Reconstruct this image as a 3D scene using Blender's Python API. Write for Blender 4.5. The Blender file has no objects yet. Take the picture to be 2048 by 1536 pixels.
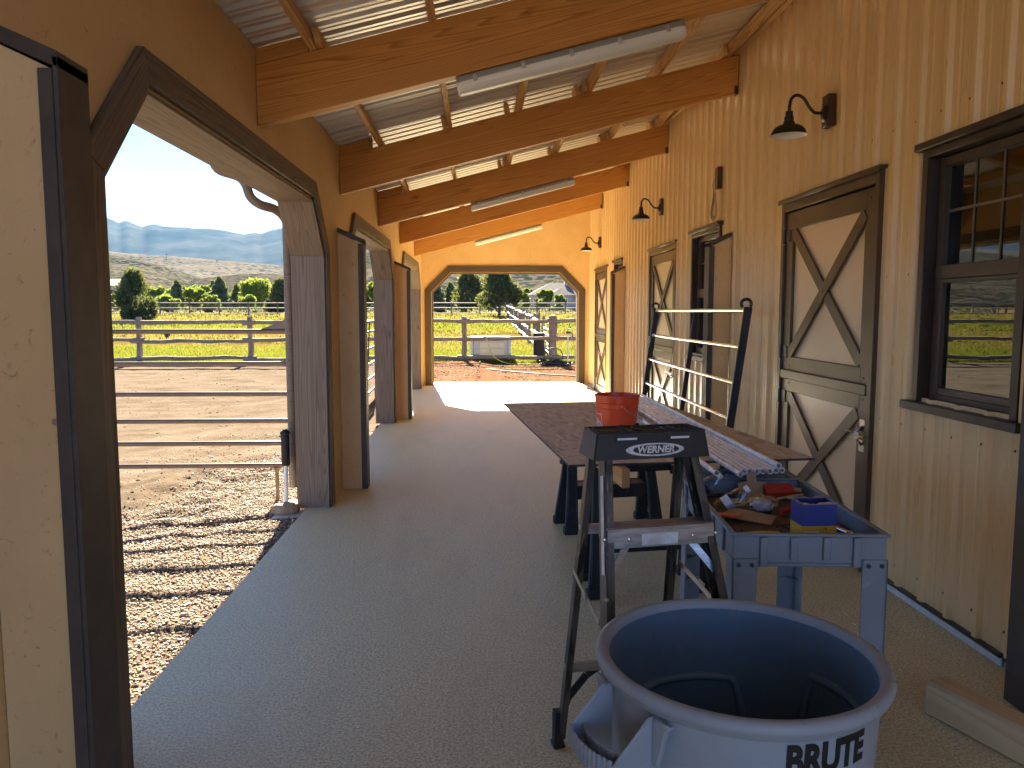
import bpy, math, random
import numpy as np
from mathutils import Vector, Matrix, noise as mnoise
R = math.radians
rnd = random.Random(7)
sc = bpy.context.scene
COL = sc.collection

# ------------------------------------------------------------------ camera, sky, sun, exposure
cam_d = bpy.data.cameras.new('camera')
cam = bpy.data.objects.new('camera', cam_d); COL.objects.link(cam)
cam.location = (0, 0, 1.6)
cam.rotation_euler = (R(90 - 5.416), 0, R(-2.3426))
cam_d.sensor_width = 36.0
cam_d.lens = 36.0 * 1540 / 2048
cam_d.clip_start = 0.05; cam_d.clip_end = 60000
sc.camera = cam

SUN_EL, SUN_AZ = 28.0, -6.5          # elevation; azimuth from the corridor axis (+Y), negative = left
world = bpy.data.worlds.new('World'); sc.world = world; world.use_nodes = True
wn = world.node_tree; wn.nodes.clear()
sky = wn.nodes.new('ShaderNodeTexSky'); sky.sky_type = 'NISHITA'; sky.sun_disc = False
sky.sun_elevation = R(SUN_EL); sky.sun_rotation = R(SUN_AZ)
sky.altitude = 2000; sky.air_density = 0.25; sky.dust_density = 0.0; sky.ozone_density = 1.5
bg = wn.nodes.new('ShaderNodeBackground'); bg.inputs['Strength'].default_value = 0.075
wo = wn.nodes.new('ShaderNodeOutputWorld')
wn.links.new(sky.outputs[0], bg.inputs[0]); wn.links.new(bg.outputs[0], wo.inputs[0])
sun_d = bpy.data.lights.new('sun', 'SUN'); sun_d.energy = 4.9; sun_d.angle = R(0.53); sun_d.color = (1.0, 0.86, 0.66)
sun = bpy.data.objects.new('sun', sun_d); COL.objects.link(sun)
_d = Vector((math.sin(R(SUN_AZ)) * math.cos(R(SUN_EL)), math.cos(R(SUN_AZ)) * math.cos(R(SUN_EL)), math.sin(R(SUN_EL))))
sun.rotation_euler = _d.to_track_quat('Z', 'Y').to_euler()
sun.location = (0, 30, 40)
vs = sc.view_settings
vs.view_transform = 'Standard'; vs.look = 'None'; vs.gamma = 1.0; vs.use_curve_mapping = False
vs.exposure = 3.43
sc.render.resolution_x, sc.render.resolution_y = 1024, 768
try:
    sc.cycles.max_bounces = 10; sc.cycles.diffuse_bounces = 6; sc.cycles.glossy_bounces = 4
    sc.cycles.transparent_max_bounces = 12; sc.cycles.volume_bounces = 1
except Exception: pass

# ------------------------------------------------------------------ materials
class NT:
    def __init__(s, name):
        s.m = bpy.data.materials.new(name); s.m.use_nodes = True
        s.t = s.m.node_tree; s.b = s.t.nodes['Principled BSDF']; s.out = s.t.nodes['Material Output']
        s._c = None
    def n(s, typ, **kw):
        o = s.t.nodes.new('ShaderNode' + typ)
        for k, v in kw.items():
            if k.startswith('i_'): o.inputs[k[2:].replace('_', ' ')].default_value = v
            else: setattr(o, k, v)
        return o
    def l(s, a, b): s.t.links.new(a, b)
    def coord(s, scale=(1, 1, 1), rot=(0, 0, 0), kind='Object', rand=True):
        if kind == 'World':
            src = s.n('NewGeometry').outputs['Position']
        else:
            src = s.n('TexCoord').outputs['Object']
            if rand:
                oi = s.n('ObjectInfo'); mu = s.n('VectorMath', operation='SCALE'); 
                cx = s.n('CombineXYZ'); s.l(oi.outputs['Random'], cx.inputs[0]); s.l(oi.outputs['Random'], cx.inputs[1]); s.l(oi.outputs['Random'], cx.inputs[2])
                s.l(cx.outputs[0], mu.inputs[0]); mu.inputs['Scale'].default_value = 37.0
                ad = s.n('VectorMath', operation='ADD'); s.l(src, ad.inputs[0]); s.l(mu.outputs[0], ad.inputs[1]); src = ad.outputs[0]
        mp = s.n('Mapping'); s.l(src, mp.inputs[0]); mp.inputs['Scale'].default_value = scale; mp.inputs['Rotation'].default_value = rot
        return mp.outputs[0]
    def noise(s, vec, scale, detail=3, rough=.55, dist=0):
        o = s.n('TexNoise'); s.l(vec, o.inputs['Vector'])
        o.inputs['Scale'].default_value = scale; o.inputs['Detail'].default_value = detail
        o.inputs['Roughness'].default_value = rough; o.inputs['Distortion'].default_value = dist
        return o.outputs['Fac']
    def voro(s, vec, scale, feature='F1', out='Distance'):
        o = s.n('TexVoronoi', feature=feature); s.l(vec, o.inputs['Vector']); o.inputs['Scale'].default_value = scale
        return o.outputs[out]
    def ramp(s, fac, stops):
        o = s.n('ValToRGB'); e = o.color_ramp.elements
        while len(e) < len(stops): e.new(0.5)
        for i, (p, c) in enumerate(stops):
            e[i].position = p; e[i].color = (c, c, c, 1) if isinstance(c, (int, float)) else (*c, 1)
        s.l(fac, o.inputs[0]); return o.outputs[0]
    def mix(s, fac, a, b, mode='MIX'):
        o = s.n('MixRGB', blend_type=mode)
        for v, k in ((fac, 0), (a, 1), (b, 2)):
            if hasattr(v, 'is_linked') or hasattr(v, 'node'): s.l(v, o.inputs[k])
            elif isinstance(v, (int, float)): o.inputs[k].default_value = v if k == 0 else (v, v, v, 1)
            else: o.inputs[k].default_value = (*v, 1)
        return o.outputs[0]
    def math(s, op, a, b=0.0, c=None):
        o = s.n('Math', operation=op)
        for v, k in ((a, 0), (b, 1)) + (((c, 2),) if c is not None else ()):
            if isinstance(v, (int, float)): o.inputs[k].default_value = v
            else: s.l(v, o.inputs[k])
        return o.outputs[0]
    def bump(s, h, strength=.3, dist=.01):
        o = s.n('Bump'); s.l(h, o.inputs['Height']); o.inputs['Strength'].default_value = strength; o.inputs['Distance'].default_value = dist
        s.l(o.outputs[0], s.b.inputs['Normal']); return o
    def set(s, **kw):
        mp = dict(col='Base Color', rough='Roughness', metal='Metallic', spec='Specular IOR Level', coat='Coat Weight', alpha='Alpha', trans='Transmission Weight', ior='IOR', sub='Subsurface Weight')
        for k, v in kw.items():
            i = s.b.inputs[mp[k]]
            if isinstance(v, (int, float)): i.default_value = v
            elif isinstance(v, tuple): i.default_value = (*v, 1)
            else: s.l(v, i)
        return s

def pmat(name, c1, c2=None, scale=6, detail=4, stretch=(1, 1, 1), rough=.5, metal=0.0, bump=0.0, bscale=40, bdist=.004, spec=.5, lo=.35, hi=.65, coord='Object', rv=.08):
    n = NT(name); v = n.coord(stretch, kind=coord)
    f = n.noise(v, scale, detail, .6)
    c2 = c2 or tuple(x * .8 for x in c1)
    n.set(col=n.mix(n.ramp(f, [(lo, 0), (hi, 1)]), c2, c1), metal=metal, spec=spec)
    f2 = n.noise(v, scale * 2.3, 3)
    n.set(rough=n.math('MULTIPLY_ADD', f2, rv * 2, rough - rv))
    if bump: n.bump(n.noise(v, bscale, 3, .6), bump, bdist)
    return n.m

def wood(name, light, dark, rings=26, sx=.35, sy=5.0, rough=.55, bump=.15, stain=.15, bdist=.002, mottle=None):
    """contours of a stretched noise give cathedral grain along local X"""
    n = NT(name); v = n.coord((sx, sy, sy))
    f = n.noise(v, 1.0, 1.5, .4)
    g = n.math('FRACT', n.math('MULTIPLY', f, rings))
    band = n.ramp(g, [(0, .0), (.55, .25), (.88, 1.0), (.97, .6), (1, 0)])
    fib = n.noise(n.coord((3, 160, 160)), 1.0, 3)
    fac = n.math('ADD', n.math('MULTIPLY', band, .75), n.math('MULTIPLY', fib, .35))
    c = n.mix(fac, light, dark)
    big = n.noise(n.coord((.8, 3, 3)), 1.3, 3)
    c = n.mix(n.math('MULTIPLY', n.ramp(big, [(.35, 0), (.75, 1)]), stain), c, tuple(x * .45 for x in dark))
    kv = n.voro(n.coord((.9, 2.6, 2.6)), 1.0)
    knot = n.ramp(kv, [(.02, 1.0), (.07, .0)])
    c = n.mix(n.math('MULTIPLY', knot, .7), c, tuple(x * .35 for x in dark))
    n.set(col=c, rough=n.math('MULTIPLY_ADD', fib, .2, rough - .1), spec=.35)
    if bump: n.bump(fac, bump, bdist)
    return n.m

M = {}
M['wall_paint'] = None
def build_materials():
    # painted strand-board walls: tan paint with faint strand relief and scuffs
    n = NT('wall_paint'); v = n.coord(kind='World')
    st = n.voro(n.coord((9, 9, 4), (0.4, .5, .3), 'World'), 3.0)
    sf = n.noise(v, 2.2, 5); mk = n.noise(n.coord((14, 14, 14), kind='World'), 1.6, 6, .7, 1.5)
    c = n.mix(n.ramp(sf, [(.35, 0), (.7, 1)]), (.68, .45, .20), (.75, .51, .245))
    c = n.mix(n.ramp(mk, [(.60, 0), (.68, .55)]), c, (.22, .13, .06))
    n.set(col=c, rough=.55, spec=.35); n.bump(n.math('ADD', st, n.math('MULTIPLY', n.noise(v, 60, 3), .5)), .22, .004); M['wall'] = n.m
    # ribbed painted steel siding
    n = NT('siding_steel'); v = n.coord((1, 1, .15), kind='World')
    f = n.noise(v, 1.6, 4)
    dirt = n.noise(n.coord((6, 6, 1.2), kind='World'), 2.0, 5, .7)
    c = n.mix(n.ramp(f, [(.3, 0), (.7, 1)]), (.76, .525, .25), (.82, .585, .295))
    c = n.mix(n.math('MULTIPLY', n.ramp(dirt, [(.55, 0), (.8, 1)]), .16), c, (.40, .27, .14))
    n.set(col=c, rough=n.math('MULTIPLY_ADD', dirt, .2, .20), spec=.5); n.bump(n.noise(n.coord((1, 3, .5), kind='World'), 1.4, 2), .12, .02); M['siding'] = n.m
    n = NT('door_panel_tan'); f = n.noise(n.coord(), 2.0, 4)
    n.set(col=n.mix(f, (.76, .55, .33), (.82, .62, .39)), rough=.28, spec=.5); n.bump(n.noise(n.coord(), 1.5, 2), .08, .02); M['door_tan'] = n.m
    M['brown'] = pmat('brown_steel_trim', (.088, .058, .034), (.066, .043, .026), scale=5, rough=.33, spec=.5, rv=.06)
    M['brown_dk'] = pmat('dark_brown_trim', (.050, .032, .021), (.036, .024, .017), scale=6, rough=.42)
    M['vinyl'] = pmat('bronze_window_vinyl', (.080, .058, .043), (.064, .046, .034), scale=4, rough=.4)
    M['steel_galv'] = None
    n = NT('galvalume_roof'); v = n.coord((1.2, 14, 3)); f = n.noise(v, 1.1, 4); f2 = n.voro(n.coord(), 55)
    n.set(col=n.mix(f, (.72, .69, .62), (.84, .81, .74)), metal=.7, rough=n.math('MULTIPLY_ADD', f, .22, .34)); M['roof'] = n.m
    M['beam'] = wood('douglas_fir_beam', (.72, .355, .088), (.40, .15, .030), rings=44, sx=.13, sy=6.5, rough=.5, bump=.12)
    M['purlin'] = wood('rough_fir_purlin', (.74, .46, .18), (.48, .24, .085), rings=14, sx=.5, sy=9, rough=.65, bump=.2)
    M['trim'] = wood('composite_trim_grey', (.20, .155, .108), (.095, .072, .050), rings=26, sx=.28, sy=9.0, rough=.58, bump=.5, stain=.1, bdist=.003)
    M['trim_lt'] = wood('composite_liner_grey', (.235, .175, .122), (.12, .088, .061), rings=30, sx=.26, sy=8.0, rough=.55, bump=.5, stain=.1, bdist=.003)
    M['trim_brown'] = wood('brown_arch_trim', (.115, .078, .048), (.062, .042, .027), rings=26, sx=.28, sy=9.0, rough=.6, bump=.4, stain=.1, bdist=.003)
    M['muntin'] = pmat('bronze_grid', (.20, .165, .13), rough=.4)
    M['edge'] = pmat('charcoal_edge_trim', (.085, .068, .052), (.062, .050, .039), scale=9, rough=.55, bump=.1)
    M['lumber'] = wood('pine_stud', (.66, .42, .19), (.44, .235, .085), rings=16, sx=.45, sy=9, rough=.6, bump=.12, stain=.05)
    M['lumber_dusty'] = wood('dusty_timber', (.74, .55, .30), (.56, .39, .20), rings=10, sx=.4, sy=8, rough=.75, bump=.3, stain=.35)
    # end-grain rings
    n = NT('end_grain'); w = n.n('TexWave', wave_type='RINGS', rings_direction='X'); n.l(n.coord((1, 1, 1), rand=False), w.inputs['Vector'])
    w.inputs['Scale'].default_value = 60; w.inputs['Distortion'].default_value = 1.5
    n.set(col=n.mix(w.outputs['Fac'], (.36, .17, .06), (.60, .36, .15)), rough=.75); M['endgrain'] = n.m
    # floor: fine speckled resin-and-sand coating
    n = NT('speckled_floor_coating'); v = n.coord(kind='World')
    g1 = n.noise(v, 95, 2, .6); g2 = n.voro(v, 70); big = n.noise(v, .9, 4); streak = n.noise(n.coord((.7, 6, 1), kind='World'), 1.0, 4)
    c = n.mix(n.ramp(g1, [(.36, 0), (.62, 1)]), (.50, .45, .27), (.90, .84, .56))
    c = n.mix(n.math('MULTIPLY', n.ramp(g2, [(.1, 1), (.35, 0)]), .35), c, (.14, .10, .07))
    c = n.mix(n.math('MULTIPLY', n.ramp(big, [(.4, 0), (.7, 1)]), .30), c, (.66, .59, .38))
    drift = n.noise(n.coord((1.6, .45, 1), (0, 0, .12), kind='World'), 1.5, 6, .68, .8)
    c = n.mix(n.math('MULTIPLY', n.ramp(drift, [(.50, 0), (.70, 1)]), .16), c, (.30, .25, .16))
    spot = n.noise(v, 5.5, 5, .6)
    c = n.mix(n.math('MULTIPLY', n.ramp(spot, [(.68, 0), (.74, 1)]), .22), c, (.16, .12, .08))
    n.set(col=c, rough=n.math('MULTIPLY_ADD', streak, .24, .44), spec=.28)
    n.bump(n.math('ADD', g1, n.math('MULTIPLY', n.noise(v, 60, 2), .5)), .5, .0035); M['floor'] = n.m
    n = NT('concrete_edge'); f = n.noise(n.coord(kind='World'), 9, 5); n.set(col=n.mix(f, (.44, .39, .32), (.58, .52, .43)), rough=.85); n.bump(f, .4, .01); M['concrete'] = n.m
    # strand board sheet
    n = NT('strand_board')
    cs = None
    for i, (rz, s) in enumerate(((.2, 1), (1.0, 1.15), (2.2, .9))):
        vv = n.coord((9 * s, 34 * s, 1), (0, 0, rz)); 
        vo = n.n('TexVoronoi', feature='F1'); n.l(vv, vo.inputs['Vector']); vo.inputs['Scale'].default_value = 1.0
        bw = n.n('SeparateColor'); n.l(vo.outputs['Color'], bw.inputs[0])
        cc = n.ramp(bw.outputs[0], [(0, (.58, .47, .33)), (.35, (.75, .63, .46)), (.7, (.83, .71, .54)), (1, (.88, .79, .64))])
        fibre = n.noise(n.coord((14, 220, 1), (0, 0, rz)), 1, 2); cc = n.mix(n.math('MULTIPLY', fibre, .30), cc, (.25, .16, .10))
        if cs is None: cs = cc
        else: cs = n.mix(n.ramp(n.noise(n.coord((5 + i, 5, 1)), 1.7, 2), [(.5, 0), (.52, 1)]), cs, cc)
    n.set(col=cs, rough=.7, spec=.3); M['osb'] = n.m
    M['osb_edge'] = pmat('painted_board_edge', (.030, .036, .040), rough=.7)
    # plastics
    def plastic(name, c, c2, rough, scuff=.3, sc_col=None):
        n = NT(name); v = n.coord(); f = n.noise(v, 3.5, 5, .65)
        s1 = n.noise(n.coord((3, 22, 3), (.3, .6, .2)), 2.2, 6, .75, .6)
        col = n.mix(n.ramp(f, [(.3, 0), (.7, 1)]), c2, c)
        col = n.mix(n.math('MULTIPLY', n.ramp(s1, [(.56, 0), (.68, 1)]), scuff), col, sc_col or tuple(min(1, x * 2.2 + .06) for x in c))
        n.set(col=col, rough=n.math('MULTIPLY_ADD', f, .25, rough - .1), spec=.45); n.bump(n.noise(v, 70, 3), .08, .003); return n.m
    M['can'] = plastic('grey_bin_plastic', (.315, .36, .395), (.255, .295, .325), .52, .35, (.35, .33, .30))
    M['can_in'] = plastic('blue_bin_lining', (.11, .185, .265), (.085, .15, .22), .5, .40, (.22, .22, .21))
    M['cart'] = plastic('slate_cart_plastic', (.225, .262, .295), (.18, .21, .238), .5, .25)
    M['horse'] = plastic('black_sawhorse_plastic', (.024, .030, .038), (.016, .020, .026), .5, .12)
    M['cap'] = plastic('black_ladder_cap', (.022, .022, .022), (.014, .014, .014), .45, .15)
    M['bucket'] = pmat('orange_bucket', (.80, .085, .022), (.72, .070, .018), scale=3, rough=.32, rv=.05)
    M['print_dark'] = pmat('dark_print', (.13, .040, .026), rough=.5)
    M['print_black'] = pmat('black_print', (.010, .010, .011), (.007, .007, .008), rough=.55)
    M['print_white'] = pmat('worn_white_print', (.68, .68, .66), (.34, .34, .33), scale=60, rough=.6, lo=.3, hi=.5)
    M['white'] = pmat('white_plastic', (.78, .80, .80), (.70, .73, .74), scale=3, rough=.3)
    M['pvc'] = pmat('white_pvc_pipe', (.84, .85, .83), (.78, .79, .77), scale=4, rough=.28)
    M['label_white'] = pmat('scuffed_paper_label', (.72, .73, .74), (.50, .50, .50), scale=14, rough=.65, lo=.3, hi=.5)
    # camouflage fibreglass
    n = NT('camo_fibreglass'); v = n.coord((1.2, 5, 5)); a = n.noise(v, 2.2, 3, .6, 1.2); b2 = n.noise(n.coord((2.5, 9, 9)), 3.1, 4, .6, 2.5)
    c = n.mix(n.ramp(a, [(.42, 0), (.5, 1)]), (.020, .020, .018), (.085, .078, .066))
    c = n.mix(n.ramp(b2, [(.6, 0), (.66, .8)]), c, (.24, .20, .155)); n.set(col=c, rough=.42, spec=.5); M['camo'] = n.m
    M['alu'] = pmat('worn_aluminium', (.56, .55, .53), (.36, .34, .31), scale=12, stretch=(1, 8, 8), rough=.42, metal=.85, rv=.12)
    M['zinc'] = pmat('zinc_plated_steel', (.62, .60, .55), (.46, .44, .40), scale=10, rough=.32, metal=.95)
    M['chrome'] = pmat('polished_pipe', (.66, .66, .66), (.50, .50, .50), scale=6, rough=.16, metal=1.0, rv=.05)
    M['black_steel'] = pmat('black_painted_steel', (.022, .022, .024), (.015, .015, .017), scale=8, rough=.38)
    M['gate_pipe'] = pmat('brown_gate_pipe', (.17, .115, .078), (.12, .082, .056), scale=4, rough=.38, spec=.5)
    M['lamp_black'] = pmat('oil_bronze_lamp', (.022, .018, .013), (.014, .012, .009), scale=12, rough=.42, metal=.3)
    M['lamp_white'] = pmat('white_enamel', (.80, .79, .74), (.74, .72, .66), rough=.3)
    M['plate_brown'] = pmat('stained_mount_block', (.085, .034, .017), (.055, .022, .012), rough=.4)
    n = NT('frosted_diffuser'); n.set(col=(.78, .77, .72), rough=.32, spec=.5); M['diffuser'] = n.m
    M['housing'] = pmat('grey_light_housing', (.34, .35, .33), (.30, .31, .29), rough=.45)
    M['wire'] = pmat('copper_cable', (.40, .34, .24), rough=.5)
    M['foam'] = pmat('white_foam_strip', (.72, .76, .77), (.58, .61, .62), scale=20, rough=.8, bump=.2)
    # glass: fresnel blend of mirror and clear
    n = NT('window_glass'); n.t.nodes.remove(n.b)
    gl = n.n('BsdfGlossy'); gl.inputs['Roughness'].default_value = 0.0; gl.inputs['Color'].default_value = (.92, .95, .96, 1)
    tr = n.n('BsdfTransparent'); tr.inputs['Color'].default_value = (.72, .77, .76, 1)
    fr = n.n('Fresnel'); fr.inputs['IOR'].default_value = 2.1
    bp = n.n('Bump'); n.l(n.noise(n.coord((1, 3, .6), kind='World'), 1.3, 2), bp.inputs['Height']); bp.inputs['Strength'].default_value = .03; bp.inputs['Distance'].default_value = .02
    n.l(bp.outputs[0], gl.inputs['Normal'])
    mx = n.n('MixShader'); n.l(fr.outputs[0], mx.inputs[0]); n.l(tr.outputs[0], mx.inputs[1]); n.l(gl.outputs[0], mx.inputs[2]); n.l(mx.outputs[0], n.out.inputs[0]); M['glass'] = n.m
    n = NT('clear_plastic_film'); n.t.nodes.remove(n.b)
    gl = n.n('BsdfGlossy'); gl.inputs['Roughness'].default_value = .12
    tr = n.n('BsdfTransparent'); tr.inputs['Color'].default_value = (.86, .90, .93, 1)
    lw = n.n('LayerWeight'); lw.inputs['Blend'].default_value = .35
    mx = n.n('MixShader'); n.l(lw.outputs['Facing'], mx.inputs[0]); n.l(tr.outputs[0], mx.inputs[1]); n.l(gl.outputs[0], mx.inputs[2]); n.l(mx.outputs[0], n.out.inputs[0]); M['film'] = n.m
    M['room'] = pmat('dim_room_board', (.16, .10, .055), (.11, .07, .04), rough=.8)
    M['red'] = pmat('red_card', (.46, .030, .020), (.38, .024, .018), rough=.55)
    M['card'] = pmat('brown_cardboard', (.42, .30, .18), (.36, .25, .15), rough=.85)
    M['yellow'] = pmat('yellow_card', (.75, .44, .030), (.68, .38, .025), rough=.5)
    M['blue'] = pmat('blue_card', (.020, .045, .25), (.016, .036, .21), rough=.45)
    M['orange'] = pmat('orange_plastic', (.70, .16, .03), rough=.5)
    M['rubber'] = pmat('black_rubber', (.018, .018, .018), rough=.7)
    M['hose_y'] = pmat('yellow_green_hose', (.52, .54, .10), (.46, .48, .08), rough=.5)
    M['tank'] = pmat('translucent_tank', (.42, .43, .41), (.36, .37, .35), scale=2, rough=.4)
    M['tank_fill'] = pmat('yellowed_tank_wall', (.62, .55, .36), (.56, .50, .34), rough=.5)
    M['log'] = wood('peeled_cedar_log', (.34, .275, .205), (.185, .140, .098), rings=12, sx=.6, sy=8, rough=.85, bump=.8, stain=.4, bdist=.02)
    M['pipe_fence'] = pmat('weathered_fence_rail', (.16, .135, .115), (.12, .10, .085), rough=.8)
    M['bark'] = pmat('tree_bark', (.115, .085, .062), (.07, .05, .036), scale=8, stretch=(3, 3, .6), rough=.9, bump=.6, bdist=.03)
    M['stone'] = pmat('field_stone', (.44, .34, .22), (.28, .20, .13), scale=7, rough=.9, bump=.6, bdist=.02)
    M['stucco_house'] = pmat('tan_house_stucco', (.42, .37, .31), rough=.85)
    M['roof_tile'] = pmat('grey_brown_roof', (.20, .16, .135), (.15, .12, .10), scale=2, rough=.9)
    M['vehicle_white'] = pmat('white_vehicle_paint', (.74, .75, .76), rough=.35)
    M['vehicle_blue'] = pmat('pale_blue_trailer', (.40, .50, .60), rough=.45)
    M['vehicle_tan'] = pmat('tan_trailer', (.45, .36, .31), rough=.5)
    def leaf(name, a, b, tr=.35):
        n = NT(name); gi = n.n('NewGeometry'); c = n.mix(gi.outputs['Random Per Island'], a, b)
        n.set(col=c, rough=.7, spec=.08)
        tl = n.n('BsdfTranslucent'); n.l(n.mix(.35, c, (.35, .40, .05), 'MIX'), tl.inputs[0])
        mx = n.n('MixShader'); mx.inputs[0].default_value = tr; n.l(n.b.outputs[0], mx.inputs[1]); n.l(tl.outputs[0], mx.inputs[2]); n.l(mx.outputs[0], n.out.inputs[0]); return n.m
    M['juniper'] = leaf('juniper_foliage', (.050, .066, .032), (.105, .122, .056), .28)
    M['pine'] = leaf('pine_foliage', (.060, .085, .044), (.12, .145, .072), .28)
    M['green'] = leaf('cottonwood_leaves', (.085, .135, .020), (.17, .225, .040), .45)
    M['grass'] = leaf('meadow_grass', (.062, .070, .009), (.118, .116, .022), .4)
    M['drygrass'] = leaf('dry_grass', (.15, .10, .034), (.21, .15, .06), .35)
    M['sage'] = leaf('sage_brush', (.12, .125, .085), (.20, .20, .14), .2)
    n = NT('river_pebbles'); gi = n.n('NewGeometry')
    c = n.ramp(gi.outputs['Random Per Island'], [(0, (.18, .125, .082)), (.25, (.30, .21, .135)), (.5, (.36, .265, .18)), (.75, (.42, .335, .245)), (.9, (.27, .23, .19)), (1, (.50, .44, .37))])
    n.set(col=c, rough=.7, spec=.25); M['pebble'] = n.m
build_materials()

# ------------------------------------------------------------------ mesh helpers
OFF = {}                                   # object -> its origin in root space
class MB:
    def __init__(s): s.v = []; s.f = []; s.mi = []; s.cur = 0
    def add(s, vs, fs):
        b = len(s.v); s.v += [tuple(p) for p in vs]
        for f in fs: s.f.append(tuple(b + i for i in f)); s.mi.append(s.cur)
        return s
    def box(s, c, d, rot=None):
        x, y, z = (k / 2 for k in d)
        p = [Vector((sx * x, sy * y, sz * z)) for sz in (-1, 1) for sy in (-1, 1) for sx in (-1, 1)]
        if rot is not None: p = [rot @ q for q in p]
        p = [q + Vector(c) for q in p]
        return s.add(p, [(0, 2, 3, 1), (4, 5, 7, 6), (0, 1, 5, 4), (2, 6, 7, 3), (0, 4, 6, 2), (1, 3, 7, 5)])
    def bx(s, x0, x1, y0, y1, z0, z1): return s.box(((x0 + x1) / 2, (y0 + y1) / 2, (z0 + z1) / 2), (abs(x1 - x0), abs(y1 - y0), abs(z1 - z0)))
    def bar(s, p0, p1, w, h, up=(0, 0, 1), w1=None, h1=None):
        p0, p1 = Vector(p0), Vector(p1); d = (p1 - p0).normalized(); u = Vector(up)
        if abs(d.dot(u)) > .98: u = Vector((1, 0, 0))
        r = d.cross(u).normalized(); u = r.cross(d).normalized()
        w1 = w if w1 is None else w1; h1 = h if h1 is None else h1
        q = [p0 + r * (a * w / 2) + u * (b * h / 2) for a, b in ((-1, -1), (1, -1), (1, 1), (-1, 1))] + [p1 + r * (a * w1 / 2) + u * (b * h1 / 2) for a, b in ((-1, -1), (1, -1), (1, 1), (-1, 1))]
        return s.add(q, [(0, 1, 2, 3), (7, 6, 5, 4), (0, 4, 5, 1), (1, 5, 6, 2), (2, 6, 7, 3), (3, 7, 4, 0)])
    def tube(s, path, r, seg=10, cap=True, closed=False, jit=0):
        pts = [Vector(p) for p in path]; n = len(pts); rs = r if isinstance(r, (list, tuple)) else [r] * n
        rings = []; prev = None
        for i, p in enumerate(pts):
            a = pts[(i - 1) % n] if (i or closed) else p; b = pts[(i + 1) % n] if (i < n - 1 or closed) else p
            t = (b - a).normalized()
            if prev is None:
                u = Vector((0, 0, 1)) if abs(t.z) < .9 else Vector((1, 0, 0)); u = (u - t * u.dot(t)).normalized()
            else: u = (prev - t * prev.dot(t)).normalized()
            prev = u; w = t.cross(u)
            rr = rs[i]
            rings.append([p + (u * math.cos(2 * math.pi * k / seg) + w * math.sin(2 * math.pi * k / seg)) * rr * (1 + (rnd.uniform(-jit, jit) if jit else 0)) for k in range(seg)])
        vs = [q for ring in rings for q in ring]; fs = []
        m = n if closed else n - 1
        for i in range(m):
            j = (i + 1) % n
            for k in range(seg): fs.append((i * seg + k, i * seg + (k + 1) % seg, j * seg + (k + 1) % seg, j * seg + k))
        if cap and not closed: fs += [tuple(reversed(range(seg))), tuple(range((n - 1) * seg, n * seg))]
        return s.add(vs, fs)
    def lathe(s, prof, c=(0, 0, 0), seg=40, a0=0.0, a1=2 * math.pi, axis='Z'):
        full = abs(a1 - a0 - 2 * math.pi) < 1e-6; m = seg if full else seg + 1; vs = []
        for r, z in prof:
            for k in range(m):
                a = a0 + (a1 - a0) * k / seg; q = (r * math.cos(a), r * math.sin(a), z)
                if axis == 'X': q = (q[2], q[0], q[1])
                if axis == 'Y': q = (q[0], q[2], q[1])
                vs.append((q[0] + c[0], q[1] + c[1], q[2] + c[2]))
        fs = []
        for i in range(len(prof) - 1):
            for k in range(seg):
                k2 = (k + 1) % m if full else k + 1
                fs.append((i * m + k, i * m + k2, (i + 1) * m + k2, (i + 1) * m + k))
        return s.add(vs, fs)
    def prism(s, poly, vec):
        n = len(poly); v = Vector(vec); a = [Vector(p) for p in poly]
        return s.add(a + [p + v for p in a], [tuple(reversed(range(n))), tuple(range(n, 2 * n))] + [(i, (i + 1) % n, n + (i + 1) % n, n + i) for i in range(n)])
    def blob(s, c, r, sub=1, jit=.15, flat=1.0):
        import bmesh
        bm = bmesh.new(); bmesh.ops.create_icosphere(bm, subdivisions=sub, radius=1)
        r = r if isinstance(r, (tuple, list)) else (r, r, r * flat)
        vs = []
        for v in bm.verts:
            k = 1 + rnd.uniform(-jit, jit); vs.append((c[0] + v.co.x * r[0] * k, c[1] + v.co.y * r[1] * k, c[2] + v.co.z * r[2] * k))
        fs = [tuple(v.index for v in f.verts) for f in bm.faces]; bm.free()
        return s.add(vs, fs)
    def split(s, name, mat, parent=None, **kw):
        """one object for each connected piece"""
        par = list(range(len(s.v)))
        def find(a):
            while par[a] != a: par[a] = par[par[a]]; a = par[a]
            return a
        for f in s.f:
            for q in f[1:]: par[find(q)] = find(f[0])
        groups = {}
        for f in s.f: groups.setdefault(find(f[0]), []).append(f)
        out = []
        for fs in groups.values():
            ids = sorted({i for f in fs for i in f}); mp = {i: k for k, i in enumerate(ids)}; m = MB()
            m.add([s.v[i] for i in ids], [tuple(mp[i] for i in f) for f in fs]); out.append(m.build(name, mat, parent, **kw))
        return out
    def build(s, name, mat, parent=None, smooth=None, bevel=0.0, loc=None, rot=None, kind=None, seg=1, center=True):
        vs = np.array(s.v, dtype=float)
        c = (vs.min(0) + vs.max(0)) / 2 if center else np.zeros(3)
        me = bpy.data.meshes.new(name); me.from_pydata((vs - c).tolist(), [], s.f)
        mats = mat if isinstance(mat, (list, tuple)) else [mat]
        for m in mats: me.materials.append(M[m] if isinstance(m, str) else m)
        if len(mats) > 1: me.polygons.foreach_set('material_index', s.mi)
        me.update(); import bmesh
        bm = bmesh.new(); bm.from_mesh(me); bmesh.ops.recalc_face_normals(bm, faces=bm.faces); bm.to_mesh(me); bm.free()
        o = bpy.data.objects.new(name, me); COL.objects.link(o)
        finish(o, parent, Vector(c) if loc is None else Vector(loc), rot, smooth, bevel, seg)
        if kind: o['kind'] = kind
        return o
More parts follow.
